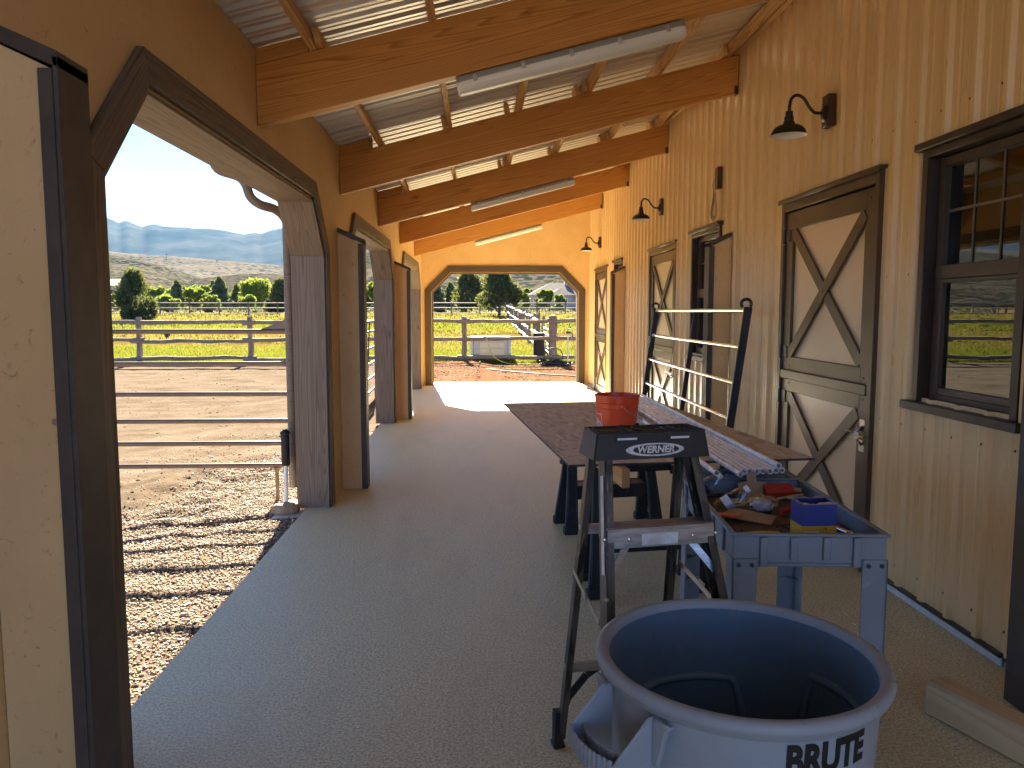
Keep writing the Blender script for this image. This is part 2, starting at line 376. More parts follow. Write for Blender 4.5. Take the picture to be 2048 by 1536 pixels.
def finish(o, parent, c, rot, smooth, bevel, seg=1):
    OFF[o.name] = c
    o.location = c - (OFF[parent.name] if parent else Vector((0, 0, 0)))
    if parent: o.parent = parent
    if rot is not None: o.rotation_euler = rot
    if smooth is not None:
        o.data.shade_smooth(); o.data.set_sharp_from_angle(angle=R(smooth))
    if bevel:
        b = o.modifiers.new('bevel', 'BEVEL'); b.width = bevel; b.segments = seg; b.limit_method = 'ANGLE'; b.angle_limit = R(40)
        o.data.shade_smooth(); o.data.set_sharp_from_angle(angle=R(50 if seg == 1 else 60)) if smooth is None else None
def planar(parent, name, poly, th, mat, xdir=None, bevel=.002, smooth=None, kind=None):
    """planar polygon (root-space points) extruded by vector th; local X runs along xdir so grain follows the board"""
    p = [Vector(q) for q in poly]; th = Vector(th); z = th.normalized()
    x = Vector(xdir) if xdir is not None else (p[1] - p[0]); x = (x - z * x.dot(z)).normalized(); y = z.cross(x)
    A = Matrix((x, y, z)).transposed(); c = sum(p, Vector()) / len(p) + th / 2; Ai = A.transposed()
    loc = [Ai @ (q - c) for q in p]; m = MB(); m.prism(loc, Ai @ th)
    o = m.build(name, mat, parent, bevel=bevel, smooth=smooth, loc=c, rot=A.to_euler(), center=False)
    if kind: o['kind'] = kind
    return o
def board(parent, name, p0, p1, w, t, mat, n=(0, 0, 1), bevel=.003, cap=None):
    """straight board, local X along its length; w across, t along n"""
    p0, p1 = Vector(p0), Vector(p1); x = (p1 - p0).normalized(); z = Vector(n); z = (z - x * z.dot(x)).normalized(); y = z.cross(x)
    A = Matrix((x, y, z)).transposed(); L = (p1 - p0).length; m = MB(); m.box((0, 0, 0), (L, w, t))
    mats = mat
    if cap: m.mi = [0, 0, 0, 0, 1, 1]; mats = [mat, cap]
    return m.build(name, mats, parent, bevel=bevel, loc=(p0 + p1) / 2, rot=A.to_euler(), center=False)
LABELS = {}
def tag(o, label, cat, group=None, kind=None):
    if label: o['label'] = label
    if cat: o['category'] = cat
    if group: o['group'] = group
    if kind: o['kind'] = kind
    return o
def thing(name, label, cat, loc=(0, 0, 0), rotz=0.0, group=None, local=False, rot=None):
    o = bpy.data.objects.new(name, None); COL.objects.link(o); o.empty_display_size = .1
    o.location = loc; o.rotation_euler = rot or (0, 0, rotz)
    OFF[o.name] = Vector((0, 0, 0)) if local else Vector(loc)
    return tag(o, label, cat, group)
def dup(o, parent=None, link=True):
    c = o.copy(); COL.objects.link(c)
    if parent is not None: c.parent = parent
    for ch in o.children: dup(ch, c)
    return c
def textmesh(body, size, extrude=.0006, offset=0.0, shear=0.0, sx=1.0):
    cu = bpy.data.curves.new('lettering', 'FONT'); cu.body = body; cu.size = size; cu.extrude = extrude; cu.offset = offset; cu.shear = shear
    cu.align_x = 'CENTER'; cu.align_y = 'CENTER'; cu.resolution_u = 4
    o = bpy.data.objects.new('lettering', cu); COL.objects.link(o)
    dg = bpy.context.evaluated_depsgraph_get(); me = bpy.data.meshes.new_from_object(o.evaluated_get(dg))
    vs = [(v.co.x * sx, v.co.y, v.co.z) for v in me.vertices]; fs = [tuple(p.vertices) for p in me.polygons]
    bpy.data.objects.remove(o); bpy.data.curves.remove(cu); bpy.data.meshes.remove(me)
    return vs, fs
def npmesh(name, verts, faces_n, mat, parent=None, kind=None, smooth=False, loc=(0, 0, 0)):
    """verts (N,3), faces (F,k) numpy"""
    me = bpy.data.meshes.new(name); F, k = faces_n.shape
    me.vertices.add(len(verts)); me.vertices.foreach_set('co', verts.astype(np.float32).ravel())
    me.loops.add(F * k); me.loops.foreach_set('vertex_index', faces_n.astype(np.int32).ravel())
    me.polygons.add(F); me.polygons.foreach_set('loop_start', np.arange(0, F * k, k, dtype=np.int32)); me.polygons.foreach_set('loop_total', np.full(F, k, dtype=np.int32))
    if smooth: me.polygons.foreach_set('use_smooth', np.ones(F, dtype=bool))
    me.update(calc_edges=True); me.validate()
    me.materials.append(M[mat] if isinstance(mat, str) else mat)
    o = bpy.data.objects.new(name, me); COL.objects.link(o)
    finish(o, parent, Vector(loc) + (OFF[parent.name] if parent else Vector()), None, None, 0)
    if kind: o['kind'] = kind
    return o
# ================================================================== the porch
XL, XR, YE, YB = -1.25, 2.35, 16.6, -2.2         # inner wall faces, far wall, open near end
SL = .258                                         # roof slope across the porch
def roofz(x): return 3.06 + SL * (x - XL)         # underside of the roof sheets
def beamz(x): return 2.635 + SL * (x - XL)        # underside of the rafters

m = MB(); m.bx(-1.43, 2.37, YB, 17.42, -.16, 0)
tag(m.build('porch_floor', ['floor'], bevel=.008), None, None, kind='structure')
m = MB(); m.bx(-1.66, -1.425, 6.02, 6.6, -.2, -.018)
tag(m.build('concrete_footing', ['concrete'], bevel=.015), 'pale concrete footing pad under the foot of the middle trim post', 'footing')

# ------------------------------------------------------------------ arcade wall (left)
OPEN = [(2.63, 6.24), (7.42, 10.98), (12.32, 15.80)]
OH, OC = 2.42, .38                                # opening height, chamfer
aw = thing('arcade_wall', 'long tan painted wall with trimmed openings along the yard side of the porch', 'wall', (-1.36, 6.5, 0))
def wallpoly(name, ys, parent=aw):                # polygon in (y,z) extruded through the wall thickness
    planar(parent, name, [(XL, y, z) for y, z in ys], (-.22, 0, 0), 'wall', xdir=(0, 1, 0), bevel=0)
zt = roofz(XL) - .004
edges = [YB] + [e for o in OPEN for e in o] + [YE + .25]
for i in range(0, len(edges), 2):
    wallpoly('pier', [(edges[i], 0.0), (edges[i + 1], 0.0), (edges[i + 1], zt), (edges[i], zt)])
for (a, b) in OPEN:
    wallpoly('header', [(a, OH - OC), (a + OC, OH), (b - OC, OH), (b, OH - OC), (b, zt), (a, zt)])
def offset_path(pts, d):
    """open 2-D path offset to its left by d with mitred corners"""
    out = []
    for i, p in enumerate(pts):
        p = Vector(p); n = []
        if i: e = (p - Vector(pts[i - 1])).normalized(); n.append(Vector((-e.y, e.x)))
        if i < len(pts) - 1: e = (Vector(pts[i + 1]) - p).normalized(); n.append(Vector((-e.y, e.x)))
        if len(n) == 1: out.append(p + n[0] * d)
        else: b = (n[0] + n[1]).normalized(); out.append(p + b * (d / b.dot(n[0])))
    return out
def trim_set(parent, path, to3, thick, width, mat, reveal=.018):
    a = offset_path(path, reveal); b = offset_path(path, reveal + width)
    for i in range(len(path) - 1):
        q = [to3(*a[i]), to3(*a[i + 1]), to3(*b[i + 1]), to3(*b[i])]
        planar(parent, 'trim_board', q, thick, mat, xdir=Vector(q[1]) - Vector(q[0]), bevel=.005)
def liner_set(parent, path, to3, depth, mat, t=.016):
    b = offset_path(path, -t)
    for i in range(len(path) - 1):
        q = [to3(*path[i]), to3(*path[i + 1]), to3(*b[i + 1]), to3(*b[i])]
        planar(parent, 'jamb_liner', q, depth, mat, xdir=Vector(q[1]) - Vector(q[0]), bevel=.002)
for k, (a, b) in enumerate(OPEN):
    path = [(a, 0.001), (a, OH - OC), (a + OC, OH), (b - OC, OH), (b, OH - OC), (b, 0.001)]
    trim_set(aw, path, lambda y, z: (XL + .001, y, z), (.032, 0, 0), .122, 'trim')
    trim_set(aw, path, lambda y, z: (-1.471, y, z), (-.03, 0, 0), .122, 'trim')
    liner_set(aw, path, lambda y, z: (-1.498, y, z), (.262, 0, 0), 'trim_lt')
# wing panels: short tan leaves standing out from the wall, charcoal edging on top and free edge
def wing(parent, y0, x_wall, x_free, zw, zf, side):
    th = .125
    planar(parent, 'wing_panel', [(x_wall, y0, 0.002), (x_free, y0, .002), (x_free, y0, zf - .03), (x_wall, y0, zw - .03)], (0, th, 0), 'wall', xdir=(0, 0, 1), bevel=.002)
    d = .001; s = 1 if x_free > x_wall else -1
    m = MB()
    m.prism([(x_free + s * .014, y0 - .012, .002), (x_free + s * .014, y0 + th + .012, .002), (x_free + s * .014, y0 + th + .012, zf), (x_free + s * .014, y0 - .012, zf)], (-s * .014, 0, 0))
    m.bx(x_free - s * .036, x_free - s * .0005, y0 - .013, y0 - .0005, .002, zf - .028)
    m.build('edge_trim', 'edge', parent, bevel=.002)
    sl = Vector((x_free + s * .014 - x_wall, 0, zf - zw)); 
    planar(parent, 'top_trim', [(x_wall, y0 - .012, zw - .028), (x_free + s * .014, y0 - .012, zf - .028), (x_free + s * .014, y0 - .012, zf + .012), (x_wall, y0 - .012, zw + .012)], (0, th + .024, 0), 'edge', xdir=sl, bevel=.002)
for y0 in (1.985, 6.885, 11.37):
    wing(aw, y0, XL + .002, -1.035, 2.315, 2.215, 1)
# small latch screw on the near panel
m = MB(); m.lathe([(0, -.004), (.009, -.004), (.009, 0), (0, 0)], (-1.075, 1.978, 1.32), 10, axis='Y'); m.build('screw', 'zinc', aw)

# ------------------------------------------------------------------ end wall with the drive-through arch
ew = thing('end_wall', 'ochre tan end wall with a chamfered drive-through opening at the far end', 'wall', (.55, YE + .1, 0))
AX0, AX1, AH, AC = -1.03, 2.10, 2.41, .41
def ewp(name, pts): planar(ew, name, [(x, YE, z) for x, z in pts], (0, .2, 0), 'wall', xdir=(1, 0, 0), bevel=0)
ewp('pier', [(XL, 0), (AX0, 0), (AX0, roofz(AX0) - .004), (XL, roofz(XL) - .004)])
ewp('pier', [(AX1, 0), (XR + .02, 0), (XR + .02, roofz(XR) - .004), (AX1, roofz(AX1) - .004)])
ewp('header', [(AX0, AH - AC), (AX0 + AC, AH), (AX1 - AC, AH), (AX1, AH - AC), (AX1, roofz(AX1) - .004), (AX0, roofz(AX0) - .004)])
path = [(AX0, .001), (AX0, AH - AC), (AX0 + AC, AH), (AX1 - AC, AH), (AX1, AH - AC), (AX1, .001)]
trim_set(ew, path, lambda x, z: (x, YE - .001, z), (0, -.032, 0), .135, 'trim_brown')
trim_set(ew, path, lambda x, z: (x, YE + .201, z), (0, .03, 0), .135, 'trim')
liner_set(ew, path, lambda x, z: (x, YE - .012, z), (0, .236, 0), 'trim_brown')

# ------------------------------------------------------------------ barn wall (right): ribbed steel siding with doors and windows
bw = thing('barn_wall', 'tan ribbed steel barn wall with brown Dutch doors and windows on the right', 'wall', (2.4, 6.5, 0))
DOORS = [(4.47, 5.93), (9.16, 10.62), (14.17, 15.63)]
WINS = [(3.22, 4.04), (7.49, 8.50), (12.62, 13.46)]
DZ, WZ0, WZ1 = 2.42, 1.12, 2.44
holes = [(a + .03, b - .03, -1, DZ - .03) for a, b in DOORS] + [(a + .03, b - .03, WZ0 + .02, WZ1 - .04) for a, b in WINS]
RIBP = [(-.0285, 0), (-.015, -.023), (.015, -.023), (.0285, 0)]
def siding_panel(y0, y1):
    pts = []
    k = math.floor(y0 / .2286) - 1
    while k * .2286 < y1 + .3:
        c = k * .2286
        pts += [(c + a, d) for a, d in RIBP]
        for q in (.33, .67): pts += [(c + .2286 * q - .011, 0), (c + .2286 * q, -.0045), (c + .2286 * q + .011, 0)]
        k += 1
    def dep(y):
        for (a, da), (b, db) in zip(pts, pts[1:]):
            if a <= y <= b: return da + (db - da) * (y - a) / max(b - a, 1e-9)
        return 0
    ys = sorted(set([y0, y1] + [p[0] for p in pts if y0 < p[0] < y1] + [h for q in holes for h in q[:2] if y0 < h < y1]))
    m = MB()
    zb, ztop = .055, roofz(XR) - .004
    for a, b in zip(ys, ys[1:]):
        mid = (a + b) / 2; segs = [(zb, ztop)]
        for (h0, h1, z0, z1) in holes:
            if h0 < mid < h1: segs = [s for lo, hi in segs for s in ((lo, min(hi, z0)), (max(lo, z1), hi)) if s[1] - s[0] > .01]
        da, db = dep(a), dep(b)
        for lo, hi in segs:
            m.add([(XR + da, a, lo), (XR + db, b, lo), (XR + db, b, hi), (XR + da, a, hi)], [(0, 1, 2, 3)])
    if m.v:
        # lap edge: tiny step so the seam reads
        m.build('siding_panel', 'siding', bw)
y = -3.53; W = .9144
while y < YE:
    if y + W > YB + .02: siding_panel(max(y + .0012, YB), min(y + W, YE - .001))
    y += W
# dark sub-wall right behind the sheets (closes the rooms), with the same openings left open
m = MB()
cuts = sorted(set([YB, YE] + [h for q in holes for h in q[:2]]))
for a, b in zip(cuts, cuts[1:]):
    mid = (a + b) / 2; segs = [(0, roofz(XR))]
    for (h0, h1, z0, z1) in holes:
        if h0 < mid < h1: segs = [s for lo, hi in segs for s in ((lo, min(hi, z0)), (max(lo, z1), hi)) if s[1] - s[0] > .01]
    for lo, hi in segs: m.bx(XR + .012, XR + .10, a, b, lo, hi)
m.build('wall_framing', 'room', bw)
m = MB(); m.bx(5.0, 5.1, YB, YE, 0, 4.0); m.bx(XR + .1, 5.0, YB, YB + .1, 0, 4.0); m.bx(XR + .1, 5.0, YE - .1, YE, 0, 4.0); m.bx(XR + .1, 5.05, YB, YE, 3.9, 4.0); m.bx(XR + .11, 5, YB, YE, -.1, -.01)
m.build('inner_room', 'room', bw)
for yy in (2.0, 6.3, 11.5): board(bw, 'room_partition', (XR + .1, yy, 1.5), (5.0, yy, 1.5), 3.0, .08, 'lumber_dusty', n=(0, 1, 0))
# base: brown starter trim and white foam strip
for a, b in ((YB, 3.22), (3.24, DOORS[0][0] - .005), (DOORS[0][1] + .005, 7.05), (7.25, DOORS[1][0] - .005), (DOORS[1][1] + .005, 12.4), (12.6, DOORS[2][0] - .005), (DOORS[2][1] + .005, YE - .04)):
    m = MB(); m.bx(XR - .026, XR + .011, a, b, .044, .062); m.build('base_trim', 'brown_dk', bw, bevel=.002)
    m = MB(); m.bx(XR - .012, XR + .011, a, b, .001, .0435); m.build('base_strip', 'foam', bw, bevel=.003)
# screws, in level rows beside the ribs
m = MB()
k = math.ceil((YB + .1) / .2286)
while k * .2286 < YE - .1:
    yy = k * .2286 + .045
    for zz in (.17, .98, 1.80, 2.62, 3.36):
        if any(h0 - .05 < yy < h1 + .05 and z0 - .05 < zz < z1 + .08 for h0, h1, z0, z1 in holes): continue
        z2 = zz + rnd.uniform(-.008, .008)
        m.lathe([(.0, -.011), (.0055, -.009), (.0062, -.003), (.009, -.001), (.009, 0)], (XR, yy, z2), 7, axis='X')
    k += 1
m.build('siding_screws', 'brown', bw, kind='stuff')

def dutch_door(y0, y1, label):
    """frame, two leaves with crossed braces, hinges on the far side, slide bolt on the near side"""
    d = MB(); x = XR
    d.bx(x - .030, x + .06, y0, y0 + .055, .002, DZ); d.bx(x - .030, x + .06, y1 - .055, y1, .002, DZ); d.bx(x - .030, x + .06, y0 + .055, y1 - .055, DZ - .075, DZ)
    fr = d.build('door', 'brown', bw, bevel=.003); fr['label'] = label
    m = MB(); m.bx(x - .052, x + .0, y0 - .03, y1 + .03, DZ + .001, DZ + .022); m.bx(x - .052, x - .044, y0 - .03, y1 + .03, DZ - .012, DZ + .001); m.build('drip_cap', 'brown', fr, bevel=.002)
    a, b = y0 + .062, y1 - .062; split = 1.125
    for z0, z1 in ((.02, split - .006), (split + .006, DZ - .085)):
        planar(fr, 'leaf_panel', [(x + .012, a, z0), (x + .012, b, z0), (x + .012, b, z1), (x + .012, a, z1)], (.03, 0, 0), 'door_tan', xdir=(0, 0, 1), bevel=0)
        s, t = .125, .022; f = x - .012
        m = MB(); m.bx(f, x + .011, a, a + s, z0, z1); m.build('stile', 'brown', fr, bevel=.003)
        m = MB(); m.bx(f, x + .011, b - s, b, z0, z1); m.build('stile', 'brown', fr, bevel=.003)
        for r0, r1 in ((z0, z0 + .125), (z1 - .125, z1)):
            m = MB(); m.bx(f - .0015, x + .010, a + s - .02, b - s + .02, r0, r1); m.build('rail', 'brown', fr, bevel=.003)
        ia, ib, iz0, iz1 = a + s, b - s, z0 + .125, z1 - .125
        hw = .055
        board(fr, 'brace', (x - .004, ia, iz0 + .02), (x - .004, ib, iz1 - .02), .088, .014, 'brown', n=(1, 0, 0), bevel=.002)
        board(fr, 'brace', (x - .0095, ib, iz0 + .02), (x - .0095, ia, iz1 - .02), .088, .014, 'brown', n=(1, 0, 0), bevel=.002)
        for zz in (z0 + .16, z1 - .17):
            m = MB(); m.bx(f - .007, f - .0005, b - .085, b + .004, zz - .045, zz + .045); m.tube([(f - .012, b + .012, zz - .055), (f - .012, b + .012, zz + .055)], .010, 10)
            m.bx(f - .007, f - .0005, b + .012, b + .055, zz - .045, zz + .045); m.build('hinge', 'black_steel', fr, smooth=40)
            m = MB(); 
            for q in (zz - .060, zz + .060): m.blob((f - .012, b + .012, q), .008, 1, 0)
            m.split('hinge_pin', 'chrome', fr, smooth=60)
        m = MB()
        for yy in (a + .06, b - .14):
            for zz in (z0 + .06, z1 - .06): m.lathe([(0, -.004), (.006, -.003), (.0065, 0)], (f - .001, yy, zz), 8, axis='X')
        m.lathe([(0, -.004), (.006, -.003), (.0065, 0)], (x - .0165, (ia + ib) / 2, (iz0 + iz1) / 2), 8, axis='X')
        m.build('bolt_heads', 'black_steel', fr, smooth=40, kind='stuff')
    m = MB(); m.bx(x - .034, x - .014, a - .004, b - .02, split - .036, split + .03); m.build('ledge', 'brown', fr, bevel=.004)
    # slide bolt
    z = .84; f = x - .012; yy = a + .045
    m = MB(); m.bx(f - .006, f - .0005, yy - .028, yy + .035, z + .055, z + .10); m.bx(f - .006, f - .0005, yy - .028, yy + .035, z - .10, z - .055)
    m.bar((f - .004, yy, z + .06), (f - .028, yy + .02, z + .02), .05, .005); m.bar((f - .004, yy, z - .06), (f - .028, yy + .02, z - .02), .05, .005)
    m.bx(f - .032, f - .026, yy - .01, yy + .05, z - .024, z + .024); m.build('latch_plate', 'zinc', fr, bevel=.0015)
    m = MB(); m.tube([(f - .036, yy - .075, z), (f - .036, yy + .05, z)], .007, 10); m.tube([(f - .036, yy + .045, z + .012), (f - .045, yy + .17, z + .018)], .006, 8)
    m.tube([(f - .02, yy - .06, z - .03), (f - .02, yy - .0, z - .03)], .012, 8); m.build('slide_bolt', 'chrome', fr, smooth=40)
dutch_door(*DOORS[0], 'nearest brown and tan Dutch door, its slide bolt and hinges in clear view')
dutch_door(*DOORS[1], 'middle brown and tan Dutch door behind the leaning pipe rack')
dutch_door(*DOORS[2], 'farthest brown and tan Dutch door by the end wall')

def window(y0, y1, label, cols=3):
    x = XR; m = MB()
    m.bx(x - .028, x + .09, y0, y0 + .05, WZ0, WZ1 - .05); m.bx(x - .028, x + .09, y1 - .05, y1, WZ0, WZ1 - .05); m.bx(x - .028, x + .09, y0, y1, WZ1 - .0499, WZ1 - .01)
    w = m.build('window', 'brown_dk', bw, bevel=.003); w['label'] = label
    m = MB(); m.bx(x - .058, x + .01, y0 - .035, y1 + .035, WZ1 - .009, WZ1 + .03); m.build('head_cap', 'brown_dk', w, bevel=.003)
    m = MB(); m.bx(x - .06, x + .09, y0 - .045, y1 + .06, WZ0 - .045, WZ0 - .001); m.build('sill', 'brown_dk', w, bevel=.004)
    a, b, z0, z1 = y0 + .055, y1 - .055, WZ0 + .002, WZ1 - .055; zc = 1.80
    m = MB(); X0, X1 = x + .035, x + .088; t = .045
    m.bx(X0, X1, a, a + t, z0, z1); m.bx(X0, X1, b - t, b, z0, z1); m.bx(X0 + .001, X1, a + t, b - t, z1 - t, z1); m.bx(X0 + .001, X1, a + t, b - t, z0, z0 + t); m.build('frame', 'vinyl', w, bevel=.003)
    m = MB(); m.bx(X0 - .008, X1, a + t * .6, b - t * .6, zc - .035, zc + .035); m.build('meeting_rail', 'vinyl', w, bevel=.003)
    la, lb = a + t + .001, b - t - .001
    m = MB(); s = .035; q0, q1 = X0 - .006, X0 + .03
    m.bx(q0, q1, la, la + s, z0 + t + .001, zc - .036); m.bx(q0, q1, lb - s, lb, z0 + t + .001, zc - .036); m.bx(q0 + .001, q1, la + s, lb - s, z0 + t + .001, z0 + t + s); m.bx(q0 + .001, q1, la + s, lb - s, zc - .036 - .02, zc - .036); m.build('lower_sash', 'vinyl', w, bevel=.002)
    m = MB(); xg = X0 + .016; m.bx(xg, xg + .004, la + s, lb - s, z0 + t + s, zc - .055); m.build('pane', 'glass', w)
    m = MB(); xg = X0 + .035; m.bx(xg, xg + .004, la, lb, zc + .036, z1 - t); m.build('pane', 'glass', w)
    zz = (zc + z1) / 2 + .02
    for i in range(1, cols):
        yy = la + (lb - la) * i / cols
        m = MB(); m.bx(xg - .008, xg - .001, yy - .0035, yy + .0035, zc + .036, z1 - t); m.build('muntin', 'muntin', w, bevel=.001)
    m = MB(); m.bx(xg - .0095, xg - .001, la, lb, zz - .006, zz + .006); m.build('muntin', 'muntin', w, bevel=.001)
    m = MB(); m.bx(x + .16, x + .165, la - .02, la + .02, z0, z1); m.bx(x + .13, x + .2, lb, lb + .06, z0, z1); m.split('inner_casing', 'lumber_dusty', w)
window(*WINS[0], 'large dark bronze window near the camera, reflecting fence and hills')
window(*WINS[1], 'narrow dark bronze window beside the open tan wing panel')
window(*WINS[2], 'farthest dark bronze window, almost hidden by its wing panel')
for y0, xf in ((2.83, 2.172), (7.13, 2.13), (12.42, 2.13)):
    wing(bw, y0, XR - .0235, xf, 2.315, 2.225, -1)

# ------------------------------------------------------------------ roof
pr = thing('porch_roof', 'open shed roof of ribbed metal sheets on orange brown fir rafters', 'roof', (.5, 6.5, 3.3))
BEAMS = [-.6, 1.97, 4.54, 7.10, 9.70, 12.23, 14.86]
for by in BEAMS:
    x0, x1 = XL + .002, XR - .025
    d = .33; t = .088
    planar(pr, 'rafter', [(x0, by - t / 2, beamz(x0)), (x1, by - t / 2, beamz(x1)), (x1, by - t / 2, beamz(x1) + d), (x0, by - t / 2, beamz(x0) + d)], (0, t, 0), 'beam', xdir=(1, 0, SL), bevel=.004)
    m = MB(); m.bx(XR - .0245, XR - .0235, by - .052, by + .052, beamz(XR) - .02, beamz(XR) + .33); m.bx(XR - .06, XR - .0245, by - .0505, by - .0445, beamz(XR) - .02, beamz(XR) + .05); m.split('hanger_strap', 'brown_dk', pr)
    # blocking between rafter and roof by the wall
    planar(pr, 'blocking', [(x0, by - t / 2 + .004, beamz(x0) + d + .002), (-.955, by - t / 2 + .004, beamz(-.955) + d + .002), (-.955, by - t / 2 + .004, roofz(-.955) - .005), (x0, by - t / 2 + .004, roofz(x0) - .005)], (0, .04, 0), 'beam', xdir=(1, 0, SL), bevel=.002)
PUR = [-.935 + .623 * k for k in range(6)] 
cs = math.sqrt(1 + SL * SL)
for i, px in enumerate(PUR):
    zc = (beamz(px) + .332 + roofz(px) - .004) / 2; h = roofz(px) - .004 - beamz(px) - .332
    ys = [YB, 1.97, 7.10, 12.23, YE - .005] if i % 2 else [YB, 4.54, 9.70, 14.86, YE - .005]
    for a, b in zip(ys, ys[1:]):
        dx = .042 if (ys.index(a) % 2) else 0
        board(pr, 'purlin', (px + dx, a - .12 if a > YB else a, zc + SL * dx), (px + dx, min(b + .12, YE - .005), zc + SL * dx), .038, h * .985, 'purlin', n=(-SL, 0, 1), bevel=.002)
# short cleats beside purlins on the rafters
for by in BEAMS:
    for px in PUR:
        if rnd.random() < .55:
            zc = (beamz(px) + .332 + roofz(px) - .004) / 2 
            board(pr, 'cleat', (px - .065, by - .04, zc - SL * .065), (px - .065, by + .16, zc - SL * .065), .036, .08, 'purlin', n=(-SL, 0, 1), bevel=.002)
# ledger along the barn wall
board(pr, 'ledger', (XR - .045, YB, roofz(XR) - .055), (XR - .045, YE - .005, roofz(XR) - .055), .046, .095, 'purlin', n=(0, 0, 1))
def roof_sheet(y0, y1):
    prof = []; k = math.floor(y0 / .1524)
    ys = []
    while k * .1524 <= y1:
        c = k * .1524
        for a, d in ((-.034, 0), (-.012, .022), (.012, .022), (.034, 0), (.062, 0), (.070, .004), (.078, .004), (.086, 0)):
            if y0 <= c + a <= y1: ys.append((c + a, d))
        k += 1
    dz = .0015 + .0035 * (int(round((y0 + 50) / .9144)) % 2)
    ys = [(y0, .0)] + ys + [(y1, .0)]; ys = [(a, d + dz) for a, d in ys]
    m = MB(); xa, xb = -1.95, XR + .01
    nx, nz = -SL / cs, 1 / cs
    for (a, da), (b, db) in zip(ys, ys[1:]):
        m.add([(xa + nx * da, a, roofz(xa) + nz * da), (xb + nx * da, a, roofz(xb) + nz * da), (xb + nx * db, b, roofz(xb) + nz * db), (xa + nx * db, b, roofz(xa) + nz * db)], [(0, 1, 2, 3)])
    m.build('roof_sheet', 'roof', pr)
y = YB - .3
while y < YE + .7:
    roof_sheet(y - .02, min(y + .9144, YE + .75) + .02); y += .9144
m = MB(); m.bx(-1.985, -1.955, YB - .3, YE + .75, roofz(-1.95) - .16, roofz(-1.95) + .03); m.build('fascia', 'brown_dk', pr)
# eave gutter and its downspout elbow outside
g = MB(); gz = roofz(-1.95) - .02
g.add([(-1.987, y, gz) for y in (YB - .3, YE + .75)] + [(-1.987, y, gz - .11) for y in (YB - .3, YE + .75)] + [(-2.03, y, gz - .11) for y in (YB - .3, YE + .75)] + [(-2.06, y, gz) for y in (YB - .3, YE + .75)], [(0, 1, 3, 2), (2, 3, 5, 4), (4, 5, 7, 6)])
g.build('gutter', 'brown_dk', pr)
def smooth_path(pts, n=6):
    P = [Vector(p) for p in pts]; out = []
    for i in range(len(P) - 1):
        p0 = P[max(i - 1, 0)]; p1 = P[i]; p2 = P[i + 1]; p3 = P[min(i + 2, len(P) - 1)]
        for k in range(n):
            t = k / n; out.append(.5 * ((2 * p1) + (p2 - p0) * t + (2 * p0 - 5 * p1 + 4 * p2 - p3) * t * t + (3 * p1 - p0 - 3 * p2 + p3) * t ** 3))
    out.append(P[-1]); return out
m = MB(); m.tube(smooth_path([(-2.02, 6.02, 2.79), (-1.98, 6.03, 2.67), (-1.84, 6.06, 2.62), (-1.785, 6.07, 2.56), (-1.755, 6.08, 2.47), (-1.69, 6.10, 2.415), (-1.60, 6.20, 2.39), (-1.555, 6.30, 2.33), (-1.55, 6.34, 2.2), (-1.55, 6.34, .15)], 5), .036, 12)
tag(m.build('downspout', 'trim_lt', smooth=50), 'brown downspout elbow curling under the eave outside the nearest opening', 'downspout')
# ================================================================== lamps and lights
def barn_lamp(y, label, z=2.92):
    t = thing('barn_lamp', label, 'lamp', (XR - .02, y, z), group='gooseneck lamps on the barn wall', local=True)
    m = MB(); m.bx(-.040, .012, -.048, .048, -.105, .105); m.build('mount_block', 'plate_brown', t, bevel=.004)
    m = MB(); m.lathe([(0, -.062), (.02, -.060), (.048, -.050), (.056, -.041), (.056, -.0405)], (0, 0, -.012), 24, axis='X'); m.build('canopy', 'lamp_black', t, smooth=40)
    m = MB(); p = smooth_path([(-.055, 0, -.012), (-.085, 0, -.012), (-.115, 0, -.006), (-.15, 0, .03), (-.175, 0, .068), (-.205, 0, .095), (-.24, 0, .10), (-.268, 0, .078), (-.278, 0, .04), (-.28, 0, -.01)], 5)
    m.tube(p, .0105, 12); m.build('arm', 'lamp_black', t, smooth=50)
    s = MB(); c = (-.28, 0, 0)
    prof = [(.013, 0), (.023, -.004), (.025, -.03), (.023, -.034), (.029, -.038), (.031, -.062), (.029, -.066), (.036, -.071), (.038, -.088), (.062, -.094), (.088, -.108), (.106, -.128), (.113, -.150), (.118, -.158), (.118, -.161)]
    s.lathe(prof, c, 36); sh = s.build('shade', 'lamp_black', t, smooth=35)
    s = MB(); s.lathe([(.1175, -.1605), (.111, -.151), (.103, -.131), (.085, -.112), (.05, -.099), (0, -.096)], c, 36); s.build('shade_lining', 'lamp_white', sh, smooth=50)
    s = MB(); s.lathe([(0, -.135), (.012, -.134), (.022, -.128), (.026, -.118), (.02, -.104), (.012, -.097)], c, 16); s.build('bulb', 'diffuser', sh, smooth=60)
barn_lamp(5.17, 'nearest black gooseneck lamp, above the large door on the tan wall')
barn_lamp(9.90, 'second black gooseneck lamp, halfway along the tan wall')
barn_lamp(15.0, 'farthest black gooseneck lamp, close to the end wall')
t = thing('junction_box', 'brown mounting block with a loose coil of cable, no lamp fitted', 'mounting block', (XR - .02, 7.55, 2.885), local=True)
m = MB(); m.bx(-.035, .012, -.045, .045, -.105, .105); m.build('mount_block', 'plate_brown', t, bevel=.004)
m = MB()
for i in range(5):
    a = .062 + .007 * i; cy = -.012 * i + .03 if i < 4 else -.08
    m.tube([(-.040 - .006 * i + .01 * math.sin(u * 2), cy + a * .75 * math.cos(u) * (1 if i < 4 else .7), -.20 + a * 1.75 * math.sin(u) * (1 if i < 4 else .8) - .06) for u in [2 * math.pi * k / 22 for k in range(22)]], .0032, 6, closed=True)
